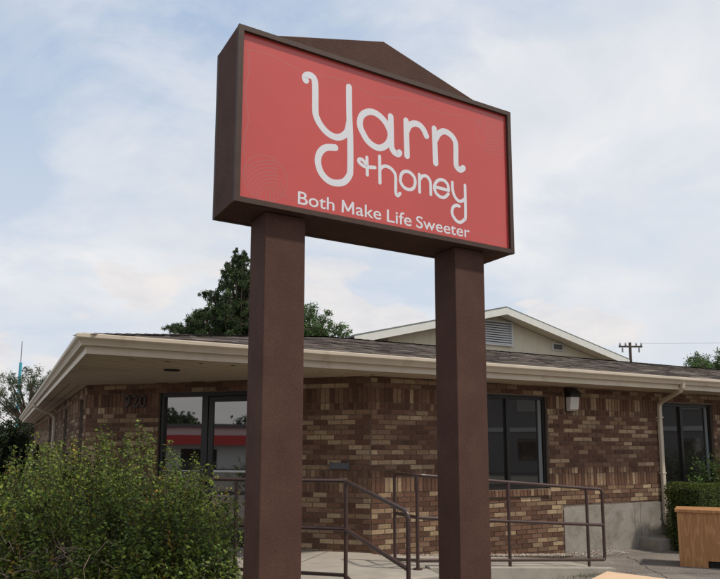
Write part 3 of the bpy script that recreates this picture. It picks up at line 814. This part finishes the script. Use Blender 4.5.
sl = (zt1 - zt0) / (Q1 - Q0).length
def zB(p, z): return z + sl * (p - Q0).length
loL = QL + Z * 0.285; topL = QL + Z * 1.314
t0 = Q0 + Z * zt0; e1 = Q2 + Z * (zt1 + sl * 0.3); e0 = Q2 + Z * (zt1 + sl * 0.3 - 0.93)
path = [loL] + arc_pts(loL, topL, t0, 0.06) + arc_pts(topL, t0, e1, 0.12) + arc_pts(t0, e1, e0, 0.06) + arc_pts(e1, e0, Q0 + Z * 0.36, 0.04) + [Q0 + Z * 0.36, loL + Z * 0.0]
g = MB(); g.tube(path, RR, 10); g.build('top_rail', M['rail'], railB, smooth=True)
g = MB(); g.tube([QL + Z * 0.835, Q0 + Z * 0.835, Q2 + Z * (zt1 + sl * 0.3 - 0.475)], RR, 10); g.build('middle_rail', M['rail'], railB, smooth=True)
for p, zb, zt_ in ((Q0, 0.24, zt0), (Q1, -0.02, zt1), ((Q0 + Q1) / 2, 0.13, (zt0 + zt1) / 2)):
    g = MB(); g.tube([p + Z * zb, p + Z * (zt_ - 0.01)], RR, 10); g.tube([p + Z * (zb + 0.02), p + Z * (zb + 0.034)], 0.055, 14); g.build('post', M['rail'], railB, smooth=True)

# ------------------------------------------------------------------ wooden boxes
bx = V((0, 0, 0))
def aty(u, v, z):
    th = math.atan(94 / 688); c, s = math.cos(th), math.sin(th); x = (u - 366) / 688; y = (356 - v) / 688
    d = V((x, c - y * s, s + y * c)); return V((0, 0, 1.6)) + d * ((z - 1.6) / d.z)
c0 = aty(680, 566, 0.0); dr = V((0.89, -0.45, 0)).normalized(); dn = V((0.45, 0.89, 0))
wb = thing('wooden_box', c0, 'waist high orange oak plywood box with a lid rim beside the hedge', 'wooden box')
g = MB(); h = 0.735; wdt = 1.15
g.prism([c0, c0 + dr * 0.36, c0 + dr * 0.36 + Z * 0.09, c0 + dr * (wdt - 0.2) + Z * 0.09, c0 + dr * (wdt - 0.2), c0 + dr * wdt, c0 + dr * wdt + Z * h, c0 + Z * h], dn * 0.018)
g.box(c0 + dn * 0.0185, dr * 0.018, dn * 0.5, Z * h); g.box(c0 + dn * 0.0185 + dr * (wdt - 0.018), dr * 0.018, dn * 0.5, Z * h)
g.box(c0 + dn * 0.50 + dr * 0.0185, dr * (wdt - 0.037), dn * 0.018, Z * h)
g.build('box_body', M['oak'], wb)
g = MB(); g.box(c0 - dr * 0.03 - dn * 0.03 + Z * (h + .001), dr * (wdt + 0.06), dn * 0.58, Z * 0.045); g.build('lid', M['oak'], wb, bevel=0.006)
g = MB(); g.box(c0 + dr * 0.37 + dn * 0.03, dr * 0.5, dn * 0.02, Z * 0.16); g.build('kick_board', M['dark'], wb)
c1 = V((1.709, 5.039, 0)); e_a = V((-0.219, -0.305, 0)).normalized(); e_b = V((0.243, -0.232, 0)).normalized()
wb2 = thing('wooden_box', c1, 'pale plywood topped box in front of the ramp handrail end, cut by the bottom edge', 'wooden box')
g = MB(); g.box(c1 + (e_a + e_b) * 0.03, e_a * 0.5, e_b * 0.9, Z * 0.72); g.build('box_body', M['oak'], wb2)
g = MB(); g.box(c1 + Z * 0.722, e_a * 0.56, e_b * 0.96, Z * 0.028); g.build('lid', M['ply'], wb2, bevel=0.004)
wb['label'] = 'waist high orange oak plywood box with a lid rim beside the hedge'

# ------------------------------------------------------------------ house behind with a gable
GD = 9.0
def G(s, n, z): return B(s, GD + n, z)
hs = thing('gable_house', G(9.9, 0, 0), 'beige gabled house rising behind the brick roof with a louvred vent', 'house')
ps, pz = 9.41, 6.07; sl_ = 0.246
def zr(s): return pz - abs(s - ps) * sl_
g = MB(); wz = -0.22
g.prism([G(5.45, 0, 0), G(13.85, 0, 0), G(13.85, 0, zr(13.85) + wz), G(ps, 0, pz + wz), G(5.45, 0, zr(5.45) + wz)], ND * 12)
g.build('wall', M['beige'], hs)
g = MB(); s = 5.7
while s < 13.7: g.box(G(s, -0.006, 2.5), FD * 0.012, ND * 0.005, Z * (zr(s) + wz - 2.52)); s += 0.6
g.build('wall_batten', M['beige'], hs)
for sg, nm in ((-1, 'a'), (1, 'b')):
    e = ps + sg * 5.36
    g = MB(); g.prism([G(ps, -0.55, pz), G(e, -0.55, zr(e)), G(e, -0.55, zr(e) - 0.05), G(ps, -0.55, pz - 0.05)], ND * 13)
    g.build('roof', M['rooftrim'], hs)
    g = MB(); g.prism([G(ps, -0.575, pz - 0.052), G(e, -0.575, zr(e) - 0.052), G(e, -0.575, zr(e) - 0.26), G(ps, -0.575, pz - 0.26)], ND * 0.04)
    g.build('rake_board', M['rake'], hs)
    g = MB(); g.prism([G(ps, -0.53, pz - 0.2), G(e, -0.53, zr(e) - 0.2), G(e, -0.53, zr(e) - 0.215), G(ps, -0.53, pz - 0.215)], ND * 0.52)
    g.build('soffit', M['beige'], hs)
g = MB(); g.box(G(8.55, -0.03, 4.93), FD * 1.47, ND * 0.028, Z * 0.72)
lv = g.build('vent', M['ventdark'], hs)
g = MB()
for k in range(9): g.prism([G(8.57, -0.035, 4.955 + k * 0.076), G(8.57, -0.085, 4.945 + k * 0.076), G(8.57, -0.085, 4.960 + k * 0.076), G(8.57, -0.035, 5.0 + k * 0.076)], FD * 1.43)
for a, b, w_, h_ in ((8.52, 4.9, 0.04, 0.78), (10.0, 4.9, 0.04, 0.78)): g.box(G(a, -0.09, b), FD * w_, ND * 0.09, Z * h_)
g.box(G(8.56, -0.09, 4.90), FD * 1.44, ND * 0.09, Z * 0.035); g.box(G(8.56, -0.09, 5.645), FD * 1.44, ND * 0.09, Z * 0.035)
g.build('louvre', M['vent'], lv)
g = MB(); g.box(G(11.74, -0.05, 4.90), FD * 0.48, ND * 0.048, Z * 0.25); v2 = g.build('vent', M['vent'], hs)
g = MB(); g.box(G(11.79, -0.06, 4.94), FD * 0.38, ND * 0.009, Z * 0.17); g.build('vent_screen', M['ventdark'], v2)

# ------------------------------------------------------------------ poles and wires
pp = V(((633 - 366) / 688 * 60, 60, 0))
up = thing('utility_pole', pp, 'distant wooden utility pole with one crossarm beyond the brown roof', 'utility pole')
g = MB(); g.tube([pp, pp + Z * 11.0], [0.17, 0.12], 10); g.build('pole', M['pole'], up, smooth=True)
g = MB(); g.box(pp + V((-1.05, -0.2, 10.55)), (2.1, 0.1, 0), (0, 0.1, 0), (0, 0, 0.14)); g.build('crossarm', M['pole'], up)
for dx in (-0.95, -0.45, 0.5, 0.95):
    g = MB(); g.tube([pp + V((dx, -0.14 + dx * .05, 10.69)), pp + V((dx, -0.14 + dx * .05, 10.78)), pp + V((dx, -0.14 + dx * .05, 10.95))], [0.05, 0.09, 0.05], 8); g.build('insulator', M['greymetal'], up)
for dx in (-0.75, 0.7):
    g = MB(); g.tube([pp + V((dx, -0.2, 10.5)), pp + V((dx, -0.2, 10.1))], 0.07, 8); g.build('fuse_cutout', M['greymetal'], up)
def wire(a, b, sag, r, label):
    a, b = V(a), V(b); g = MB()
    g.tube([a.lerp(b, i / 24) - Z * (sag * 4 * (i / 24) * (1 - i / 24)) for i in range(25)], r, 5)
    tag(g.build('power_line', M['wire']), label, 'power line', 'overhead wires')
wire(pp + V((0.95, -0.14, 10.9)), (70, 62, 13.5), 0.6, 0.010, 'thin overhead wire running right from the utility pole crossarm')
mp_ = V(((18 - 366) / 688 * 52, 52, 0))
wire((-60, 52, 8.6), mp_ + Z * 7.0, 0.3, 0.012, 'thin overhead wire reaching the blue mast from the left edge')
ma = thing('blue_mast', mp_, 'tall slim blue mast with a thin antenna above the left tree', 'mast')
g = MB(); g.tube([mp_, mp_ + Z * 8.2], 0.11, 8); g.build('mast', M['teal'], ma, smooth=True)
g = MB(); g.tube([mp_ + Z * 8.2, mp_ + Z * 9.85], 0.035, 6); g.build('antenna', M['greymetal'], ma)

# ------------------------------------------------------------------ buildings across the street, seen in the panes
rb = thing('shop_building', (-39, -24, 0), 'white shop with a red awning band across the street, mirrored in the door glass', 'building')
dd_ = V((0.69, -0.73, 0)).normalized(); nn_ = V((-0.73, -0.69, 0)).normalized(); o_ = V((-39, -24, 0)) - dd_ * 26
g = MB(); g.box(o_, dd_ * 52, nn_ * 14, Z * 3.5); g.build('wall', M['white'], rb)
g = MB(); g.box(o_ - nn_ * 1.2 + Z * 2.05, dd_ * 52, nn_ * 1.19, Z * 0.78); g.build('awning', M['redband'], rb)
g = MB(); g.box(o_ - nn_ * 0.3 + Z * 3.502, dd_ * 52, nn_ * 14.5, Z * 0.3); g.build('roof', M['darkroof'], rb)
for k in range(7):
    g = MB(); g.box(o_ + dd_ * (3 + k * 7) - nn_ * 0.05, dd_ * 3.0, nn_ * 0.04, Z * 1.7); g.build('window', M['glass'], rb)
gb = thing('apartment_building', (42, -5, 0), 'grey two storey building beyond the right side, mirrored in the front windows', 'building')
dd_ = V((0.36, 0.93, 0)).normalized(); nn_ = V((0.93, -0.36, 0)).normalized(); o_ = V((40, -2.5, 0)) - dd_ * 14
g = MB(); g.box(o_, dd_ * 26, nn_ * 12, Z * 7.6); g.build('wall', M['greywall'], gb)
g = MB(); g.box(o_ - nn_ * 0.4 - dd_ * .4 + Z * 7.602, dd_ * 26.8, nn_ * 13, Z * 0.4); g.build('roof', M['darkroof'], gb)
g = MB(); g.box(o_ - nn_ * 0.08 + Z * 2.9, dd_ * 26, nn_ * 0.07, Z * 0.3); g.build('band', M['white'], gb)
for k in range(7):
    for zz in (0.9, 4.3):
        g = MB(); g.box(o_ + dd_ * (1.5 + k * 3.6) - nn_ * 0.05 + Z * zz, dd_ * 1.3, nn_ * 0.04, Z * 1.5); g.build('window', M['glass2'], gb)

# ------------------------------------------------------------------ foliage
def leaf_mesh(name, pos, nrm, size, cols, m, parent, asp=0.55):
    """numpy: each leaf a folded rhombus of two triangles"""
    n = len(pos); rng = np.random.default_rng(n)
    loc = np.array(WLOC.get(parent, V((0, 0, 0))))
    pos = pos - loc
    nrm = nrm / np.linalg.norm(nrm, axis=1, keepdims=True)
    r = rng.normal(size=(n, 3)); a = np.cross(nrm, r); a /= np.linalg.norm(a, axis=1, keepdims=True); b = np.cross(nrm, a)
    sz = size[:, None]
    v = np.empty((n, 4, 3))
    v[:, 0] = pos - a * sz * 0.5; v[:, 2] = pos + a * sz * 0.5
    v[:, 1] = pos + b * sz * asp * 0.5 + nrm * sz * 0.12 - a * sz * 0.05; v[:, 3] = pos - b * sz * asp * 0.5 + nrm * sz * 0.12 - a * sz * 0.05
    me = bpy.data.meshes.new(name)
    me.vertices.add(n * 4); me.vertices.foreach_set('co', v.ravel())
    idx = np.arange(n)[:, None] * 4
    tri = np.concatenate([idx + np.array([[0, 1, 2]]), idx + np.array([[0, 2, 3]])], axis=1).reshape(-1)
    me.loops.add(n * 6); me.loops.foreach_set('vertex_index', tri.astype(np.int32))
    me.polygons.add(n * 2); me.polygons.foreach_set('loop_start', np.arange(0, n * 6, 3, dtype=np.int32)); me.polygons.foreach_set('loop_total', np.full(n * 2, 3, dtype=np.int32))
    me.update(calc_edges=True)
    at = me.color_attributes.new('Col', 'FLOAT_COLOR', 'CORNER')
    c = np.ones((n, 6, 4), dtype=np.float32); c[:, :, :3] = cols[:, None, :]
    at.data.foreach_set('color', c.ravel())
    me.materials.append(m)
    o = bpy.data.objects.new(name, me); COL.objects.link(o)
    if parent: o.parent = parent
    WLOC[o] = V(tuple(loc)); return o
def palette(rng, n, cols, w, jit=0.18):
    cols = np.array(cols); w = np.array(w) / sum(w)
    c = cols[rng.choice(len(cols), n, p=w)]
    return c * rng.uniform(1 - jit, 1 + jit, (n, 1))
def tree(name, base, clumps, leaf, dens, cols, w, label, trunk_h, trunk_r, seed, cat='tree', spread=0.38, asp=0.55):
    rng = np.random.default_rng(seed); base = V(base)
    root = thing(name, base, label, cat)
    P, N_, Sz, Cc = [], [], [], []
    g = MB()
    top = base + Z * trunk_h
    g.tube([base, base + Z * trunk_h * 0.5, top], [trunk_r, trunk_r * 0.8, trunk_r * 0.5], 9)
    for (c, r) in clumps:
        c = V(c); k = max(8, int(dens * r * r))
        st = base + Z * min(trunk_h, max(trunk_h * 0.35, (c.z - base.z) * 0.6))
        mid_ = st.lerp(c, 0.55) + Z * 0.1 * r
        g.tube([st, mid_, c], [trunk_r * 0.35, trunk_r * 0.2, trunk_r * 0.06], 6)
        # sub twigs with leaves
        nt_ = max(3, int(k / 26)); per = 26
        for q in range(nt_):
            d = rng.normal(size=3); d /= np.linalg.norm(d); d[2] *= 0.85
            rr = r * rng.uniform(0.35, 1.05) ** 0.6
            cen = np.array(c) + d * rr
            g.tube([c, V(tuple(cen))], [trunk_r * 0.05, trunk_r * 0.02], 4)
            pp_ = cen + rng.normal(size=(per, 3)) * (r * spread * 0.5)
            P.append(pp_); N_.append(rng.normal(size=(per, 3)) + d * 0.8 + np.array([0, 0, 0.5]))
            Sz.append(rng.uniform(0.7, 1.3, per) * leaf)
            tone = rng.uniform(0.75, 1.25)
            Cc.append(palette(rng, per, cols, w) * tone)
    g.build('trunk', M['bark'], root, smooth=True)
    leaf_mesh('crown', np.concatenate(P), np.concatenate(N_), np.concatenate(Sz), np.concatenate(Cc), M['leaf'], root, asp)
    return root
def blob(rng, center, rad_, n, r0, r1):
    out = []
    for i in range(n):
        d = rng.normal(size=3); d /= np.linalg.norm(d); f = rng.uniform(0.2, 1.0) ** 0.5
        out.append((tuple(np.array(center) + d * np.array(rad_) * f), rng.uniform(r0, r1)))
    return out
def at(u, v, Y):
    th = math.atan(94 / 688); c, s = math.cos(th), math.sin(th); x = (u - 366) / 688; y = (356 - v) / 688
    d = V((x, c - y * s, s + y * c)); return V((0, 0, 1.6)) + d * (Y / d.y)
# conifer behind the left post
rng = np.random.default_rng(4)
Yc = 31.0; tp = at(236, 247, Yc); cl = []
cx_ = tp.x + 0.25
for i in range(360):
    f = rng.uniform(0, 1) ** 0.6; z = tp.z - 0.3 - f * 5.0
    R_ = 0.10 + 3.5 * f ** 0.95 * (0.72 + 0.36 * rng.random()); q = rng.uniform(0, 2 * PI); rr = R_ * rng.uniform(0.3, 1)
    cl.append(((cx_ + rr * math.cos(q), Yc + rr * math.sin(q), z + 0.14 * rr + rng.normal() * 0.08), 0.20 + 0.16 * f))
cl += [((tp.x, Yc, tp.z - 0.15 - k * 0.2), 0.10 + 0.05 * k) for k in range(4)]
cl += [((cx_ - 2.6 - 0.3 * k, Yc, at(170, 329, Yc).z + rng.normal() * 0.12), 0.26) for k in range(3)]
tree('fir_tree', (cx_, Yc, 0), cl, 0.17, 1900, [(0.052, 0.088, 0.038), (0.085, 0.12, 0.048), (0.042, 0.06, 0.028), (0.12, 0.16, 0.06)], [4, 3, 3, 1.2], 'dark pointed evergreen rising behind the roof and left sign post', tp.z - 0.6, 0.22, 41, asp=0.22)
Yc = 33.0; c = at(309, 323, Yc)
cl = blob(rng, (c.x - 0.2, Yc, c.z - 1.2), (2.1, 1.6, 2.1), 120, 0.32, 0.55)
tree('leafy_tree', (c.x - 0.2, Yc, 0), cl, 0.10, 1400, [(0.075, 0.13, 0.040), (0.105, 0.17, 0.052), (0.05, 0.085, 0.03)], [3, 3, 2], 'rounded green leafy tree between the two sign posts', c.z - 1.5, 0.18, 42)
Yc = 42.0; c = at(25, 398, Yc)
cl = blob(rng, (c.x + 0.3, Yc, c.z - 0.6), (2.8, 1.8, 2.5), 105, 0.32, 0.6)
tree('leafy_tree', (c.x + 0.3, Yc, 0), cl, 0.105, 820, [(0.08, 0.105, 0.055), (0.11, 0.14, 0.07), (0.05, 0.07, 0.04)], [3, 2, 3], 'thin grey green tree around the blue mast at the far left', c.z - 1.0, 0.2, 43)
Yc = 38.0; c = at(700, 372, Yc)
cl = blob(rng, (c.x + 1.0, Yc, c.z - 0.7), (2.9, 1.8, 1.9), 120, 0.35, 0.6)
tree('leafy_tree', (c.x + 1.0, Yc, 0), cl, 0.105, 1250, [(0.09, 0.15, 0.045), (0.12, 0.19, 0.058), (0.06, 0.095, 0.032)], [3, 3, 2], 'bright green tree top above the roof at the right edge', c.z - 1.2, 0.22, 44)
# trees beyond the red awned shop, so the panes mirror a real skyline
for k, (x, y) in enumerate(((-46, -40), (-54, -33), (-62, -24))):
    cl = blob(rng, (x, y, 4.0), (4.0, 4.0, 1.5), 26, 0.9, 1.5)
    tree('street_tree', (x, y, 0), cl, 0.5, 70, [(0.05, 0.08, 0.04), (0.07, 0.1, 0.05)], [1, 1], ('leafy tree behind the shop, nearest of three to the street', 'leafy tree behind the middle of the shop roof', 'leafy tree behind the far end of the shop')[k], 4.5, 0.3, 50 + k)

# dark evergreen at the left edge of the building
def hedge(name, label, boxes, leaf, n, cols, w, seed, cat='hedge', rough=0.06):
    rng = np.random.default_rng(seed); c0_ = V(boxes[0][0]); root = thing(name, (c0_.x, c0_.y, 0), label, cat)
    P, N_ = [], []
    g = MB()
    for (o, a, b, h) in boxes:
        o, a, b = np.array(o, float), np.array(a, float), np.array(b, float); cz = np.array([0, 0, h])
        la, lb = np.linalg.norm(a), np.linalg.norm(b); ia, ib = a / la * 0.06, b / lb * 0.06
        g.box(V(o + ia + ib), V(a - 2 * ia), V(b - 2 * ib), V(cz - np.array([0, 0, 0.06])))
        la, lb = np.linalg.norm(a), np.linalg.norm(b)
        areas = np.array([la * h, la * h, lb * h, lb * h, la * lb]); areas /= areas.sum()
        for fi, m_ in enumerate((areas * n / len(boxes)).astype(int)):
            u, v = rng.random((m_, 1)), rng.random((m_, 1)); dep = rng.exponential(0.035, (m_, 1)) - 0.03
            if fi == 0: p, nn = o + a * u + cz * v, -b / lb
            elif fi == 1: p, nn = o + b + a * u + cz * v, b / lb
            elif fi == 2: p, nn = o + b * u + cz * v, -a / la
            elif fi == 3: p, nn = o + a + b * u + cz * v, a / la
            else: p, nn = o + cz + a * u + b * v, np.array([0, 0, 1.0])
            wob = np.sin(p[:, :1] * 7 + p[:, 1:2] * 5) * np.sin(p[:, 2:] * 6 + p[:, :1] * 4) * rough * 0.5
            P.append(p - nn * (dep + wob)); N_.append(nn + rng.normal(size=(m_, 3)) * 0.6)
    P = np.concatenate(P); m_ = len(P)
    leaf_mesh('foliage', P, np.concatenate(N_), rng.uniform(.7, 1.3, m_) * leaf, palette(rng, m_, cols, w, 0.25), M['leaf'], root)
    g.build('branch_mass', mat(name + '_core', (0.012, 0.016, 0.008), 1.0), root)
    return root
p0 = B(5.28, -0.98); hedge('clipped_hedge', 'clipped dark green hedge below the right hand window', [(tuple(p0), tuple(FD * 4.0), tuple(ND * 0.62), 1.03)], 0.030, 60000, [(0.075, 0.105, 0.026), (0.11, 0.145, 0.034), (0.045, 0.062, 0.018), (0.16, 0.19, 0.05)], [4, 3, 2, .8], 7)
rng = np.random.default_rng(9)
q = at(8, 440, 13.5)
cl = blob(rng, (q.x - 0.55, 13.5, 1.05), (1.25, 0.9, 1.05), 120, 0.16, 0.3)
tree('evergreen_shrub', (q.x - 0.55, 13.5, 0), cl, 0.055, 9000, [(0.022, 0.034, 0.014), (0.035, 0.05, 0.02), (0.015, 0.022, 0.012)], [3, 2, 3], 'very dark rounded evergreen shrub at the far left beside the side wall', 1.2, 0.06, 10, cat='shrub')

def shoots(root, feet, tips, leafn, leaf, cols, w, seed, stemc, parent_mat):
    rng = np.random.default_rng(seed); P, N_, Sz, Cc = [], [], [], []; g = MB()
    for a, b, n_, lf in zip(feet, tips, leafn, leaf):
        a, b = np.array(a), np.array(b); L = np.linalg.norm(b - a); mid_ = a * .5 + b * .5 + rng.normal(size=3) * 0.07 * L
        tt = np.linspace(0, 1, 7)[:, None]; path = (1 - tt) ** 2 * a + 2 * tt * (1 - tt) * mid_ + tt ** 2 * b
        g.tube([V(tuple(x)) for x in path], [0.0042 * (1 - .75 * k / 6) for k in range(7)], 4, stemc[rng.integers(len(stemc))])
        t_ = 1 - rng.random(n_) ** 1.0 * min(0.85, 0.55 / max(L, .1)); t_ = t_[:, None]
        base_ = (1 - t_) ** 2 * a + 2 * t_ * (1 - t_) * mid_ + t_ ** 2 * b
        off = rng.normal(size=(n_, 3)); off /= np.linalg.norm(off, axis=1, keepdims=True)
        P.append(base_ + off * lf * rng.uniform(0.5, 1.6, (n_, 1)) * (1.35 - 0.7 * (t_ - t_.min())))
        N_.append(off * 0.7 + rng.normal(size=(n_, 3)) * 0.5 + np.array([0.25, -0.1, 0.9])); Sz.append(np.full(n_, lf) * rng.uniform(.65, 1.3, n_))
        sh_ = rng.uniform(.75, 1.25); hue = rng.random(); cc_ = palette(rng, n_, cols, w) * sh_
        if hue < 0.025: cc_ = cc_ * np.array([1.75, 0.95, 0.8])
        elif hue < 0.32: cc_ = cc_ * np.array([0.85, 0.92, 1.35])
        Cc.append(cc_)
    leaf_mesh('foliage', np.concatenate(P), np.concatenate(N_), np.concatenate(Sz), np.concatenate(Cc), M['leaf'], root, 0.6)
    g.build('stem', M['twig'], root)
# young leafy shrub by the hedge
rb_ = thing('leafy_shrub', B(6.6, -0.35), 'small bright leafy shrub sticking up above the clipped hedge at the right edge', 'shrub')
rng = np.random.default_rng(17); ft, tpz = [], []
for i in range(110):
    s = rng.uniform(5.75, 8.3); hgt = 1.10 + 0.58 * min(1, (s - 5.6) / 0.9) * rng.uniform(0.4, 1.05)
    ft.append(tuple(B(s * .5 + 3.6, -0.25, 0.5))); tpz.append(tuple(B(s + rng.normal() * .08, -0.45 + rng.normal() * .14, hgt)))
shoots(rb_, ft, tpz, [30] * 110, [0.042] * 110, [(0.09, 0.15, 0.035), (0.13, 0.2, 0.05), (0.05, 0.09, 0.025)], [3, 2, 2], 18, [(0.1, 0.09, 0.05)], None)
# big foreground shrub
sb = thing('leafy_shrub', (-2.9, 6.2, 0), 'large loose yellow green shrub filling the lower left corner before the entrance', 'shrub')
rng = np.random.default_rng(23); ft, tpz, ln, lf = [], [], [], []
outline = [(-60, 468), (0, 460), (25, 452), (48, 444), (80, 446), (105, 454), (125, 464), (150, 478), (165, 468), (185, 470), (205, 482), (222, 494), (235, 510), (243, 530), (246, 560), (247, 640)]
def top_v(u):
    for (a, b), (c, d) in zip(outline, outline[1:]):
        if a <= u <= c: return b + (d - b) * (u - a) / (c - a)
    return 470
NS = 1500
cent = [(rng.uniform(5.0, 7.6), rng.uniform(-60, 243), rng.uniform(0.80, 1.04)) for _ in range(190)]
for i in range(NS):
    cY, cu, ch_ = cent[rng.integers(190)]; Y = cY + rng.normal() * 0.07; u = min(cu + rng.normal() * 7, 243); tv = top_v(u)
    # crown surface height profile over depth: front low, back highest
    hz = at(u, tv, 6.4).z; x = at(u, 500, Y).x
    f = 1 - ((Y - 6.5) / 1.75) ** 2
    z = 0.35 + (hz - 0.35) * (0.15 + 0.83 * f) if Y < 6.5 else hz * (0.86 + 0.14 * f)
    z *= ch_ * rng.uniform(0.88, 1.0)
    lateral = rng.normal() * 0.12
    if u < 238 and rng.random() < 0.12: z += rng.uniform(0.08, 0.24)
    tpz.append((x + lateral * .4, Y + rng.normal() * 0.06, z)); ft.append((x * 0.86 - 0.35 + rng.normal() * .1, 6.3 + (Y - 6.3) * 0.35, max(0.05, z - 1.0)))
    ln.append(int(rng.uniform(34, 58))); lf.append(rng.uniform(0.024, 0.040))
# tall upright shoots at the back
for u, v in ((30, 440), (44, 436), (52, 432), (76, 431), (84, 436), (102, 424), (106, 430), (110, 440), (128, 428), (134, 424), (141, 420), (147, 428), (171, 438), (176, 446), (60, 440), (14, 444), (120, 440), (195, 452), (206, 458)):
    for k in range(6):
        Y = 6.7 + rng.normal() * .25; p = at(u + rng.normal() * 3, v + abs(rng.normal()) * 12, Y)
        tpz.append(tuple(p)); ft.append((p.x + rng.normal() * .05, p.y + .05, p.z - 0.75)); ln.append(48); lf.append(0.030)
for k in range(26):
    p = at(rng.uniform(225, 245), rng.uniform(492, 575), 5.9 + rng.normal() * .2); tpz.append(tuple(p)); ft.append((p.x - .55, p.y, max(.05, p.z - .45))); ln.append(34); lf.append(0.04)
shoots(sb, ft, tpz, ln, lf, [(0.130, 0.178, 0.028), (0.21, 0.262, 0.042), (0.07, 0.105, 0.022), (0.20, 0.15, 0.045), (0.035, 0.052, 0.015)], [4, 2.6, 3.4, 0.3, 2.0], 24, [(0.11, 0.085, 0.05), (0.14, 0.10, 0.07), (0.07, 0.055, 0.035)], None)
# bare twigs low on the left
for i in range(45):
    u0, v0 = rng.uniform(-5, 110), rng.uniform(540, 600); Y = rng.uniform(4.85, 5.3); p = np.array(at(u0, v0, Y))
    d = rng.normal(size=3) * np.array([1, .4, .6]); d /= np.linalg.norm(d); L = rng.uniform(.08, .25); e = p + d * L + np.array([0, 0, .03])
    g = MB(); g.tube([V(tuple(p)), V(tuple((p + e) / 2 + rng.normal(size=3) * .02)), V(tuple(e))], [0.0028, 0.002, 0.001], 4, (0.22, 0.15, 0.12)); g.build('dead_twig', M['twig'], sb)
# grass tufts in the crack beside the pale box
g = MB(); rng = np.random.default_rng(3)
for i in range(420):
    c_ = aty(rng.uniform(548, 600), 575 + rng.normal() * 2.0, 0.0) + V((rng.normal() * .03, rng.normal() * .03, 0)); h_ = rng.uniform(.02, .06); a_ = rng.uniform(0, 6.3); w_ = V((math.cos(a_), math.sin(a_), 0)) * 0.003
    tip = c_ + V((rng.normal() * .02, rng.normal() * .02, h_)); g.add([c_ - w_, c_ + w_, tip], [(0, 1, 2)], (0.09, 0.11, 0.03))
tag(g.build('grass', M['leaf']), kind='stuff')
# cracks and joints in the paving, loose grit
g = MB(); rr_ = random.Random(8)
def crack(p, q, n_, w_, z):
    p, q = V(p), V(q); d = (q - p); sd_ = V((-d.y, d.x, 0)).normalized(); prev = None
    for i in range(n_ + 1):
        c_ = p + d * (i / n_) + sd_ * rr_.uniform(-.035, .035); c_.z = z; ww = w_ * rr_.uniform(.5, 1.2)
        cur = (c_ - sd_ * ww, c_ + sd_ * ww)
        if prev: g.add([prev[0], cur[0], cur[1], prev[1]], [(0, 1, 2, 3)])
        prev = cur
crack(B(3.0, -1.5), B(5.2, -3.0), 22, 0.006, 0.003); crack(B(4.1, -0.6), B(2.9, -2.4), 18, 0.005, 0.004); crack(B(0.2, -1.6), B(3.0, -2.6), 24, 0.006, 0.0035)
crack(B(2.2, -1.7), B(2.6, -4.5), 20, 0.005, 0.0045)
struct('paving_crack', g, M['dark'])
g = MB()
for c_ in (0.0, 1.6, 3.2): 
    a_ = Cm(-0.6 - c_, -0.02, LAND + .003); b_ = Cm(-0.6 - c_, -2.3, LAND + .003); g.add([a_, a_ + CD * .012, b_ + CD * .012, b_], [(0, 1, 2, 3)])
struct('slab_joint', g, M['ventdark'])
g = MB()
for i in range(1400):
    s_, n_ = rr_.uniform(0, 7), -1.45 - abs(rr_.gauss(0, 0.7)); 
    if s_ > 3.1: n_ = -0.5 - abs(rr_.gauss(0, 1.0))
    p = B(s_, n_, 0.0); r_ = rr_.uniform(0.003, 0.010); c_ = rr_.choice([(0.3, 0.26, 0.22), (0.4, 0.35, 0.3), (0.14, 0.11, 0.09), (0.2, 0.13, 0.07)])
    g.add([p + V((r_, 0, 0)), p + V((-r_, .3 * r_, 0)), p + V((0, r_, 0)), p + V((0, -r_, 0)), p + V((0, 0, r_ * .7))], [(0, 2, 4), (2, 1, 4), (1, 3, 4), (3, 0, 4)], c_)
tag(g.build('grit', M['gravel']), kind='stuff')
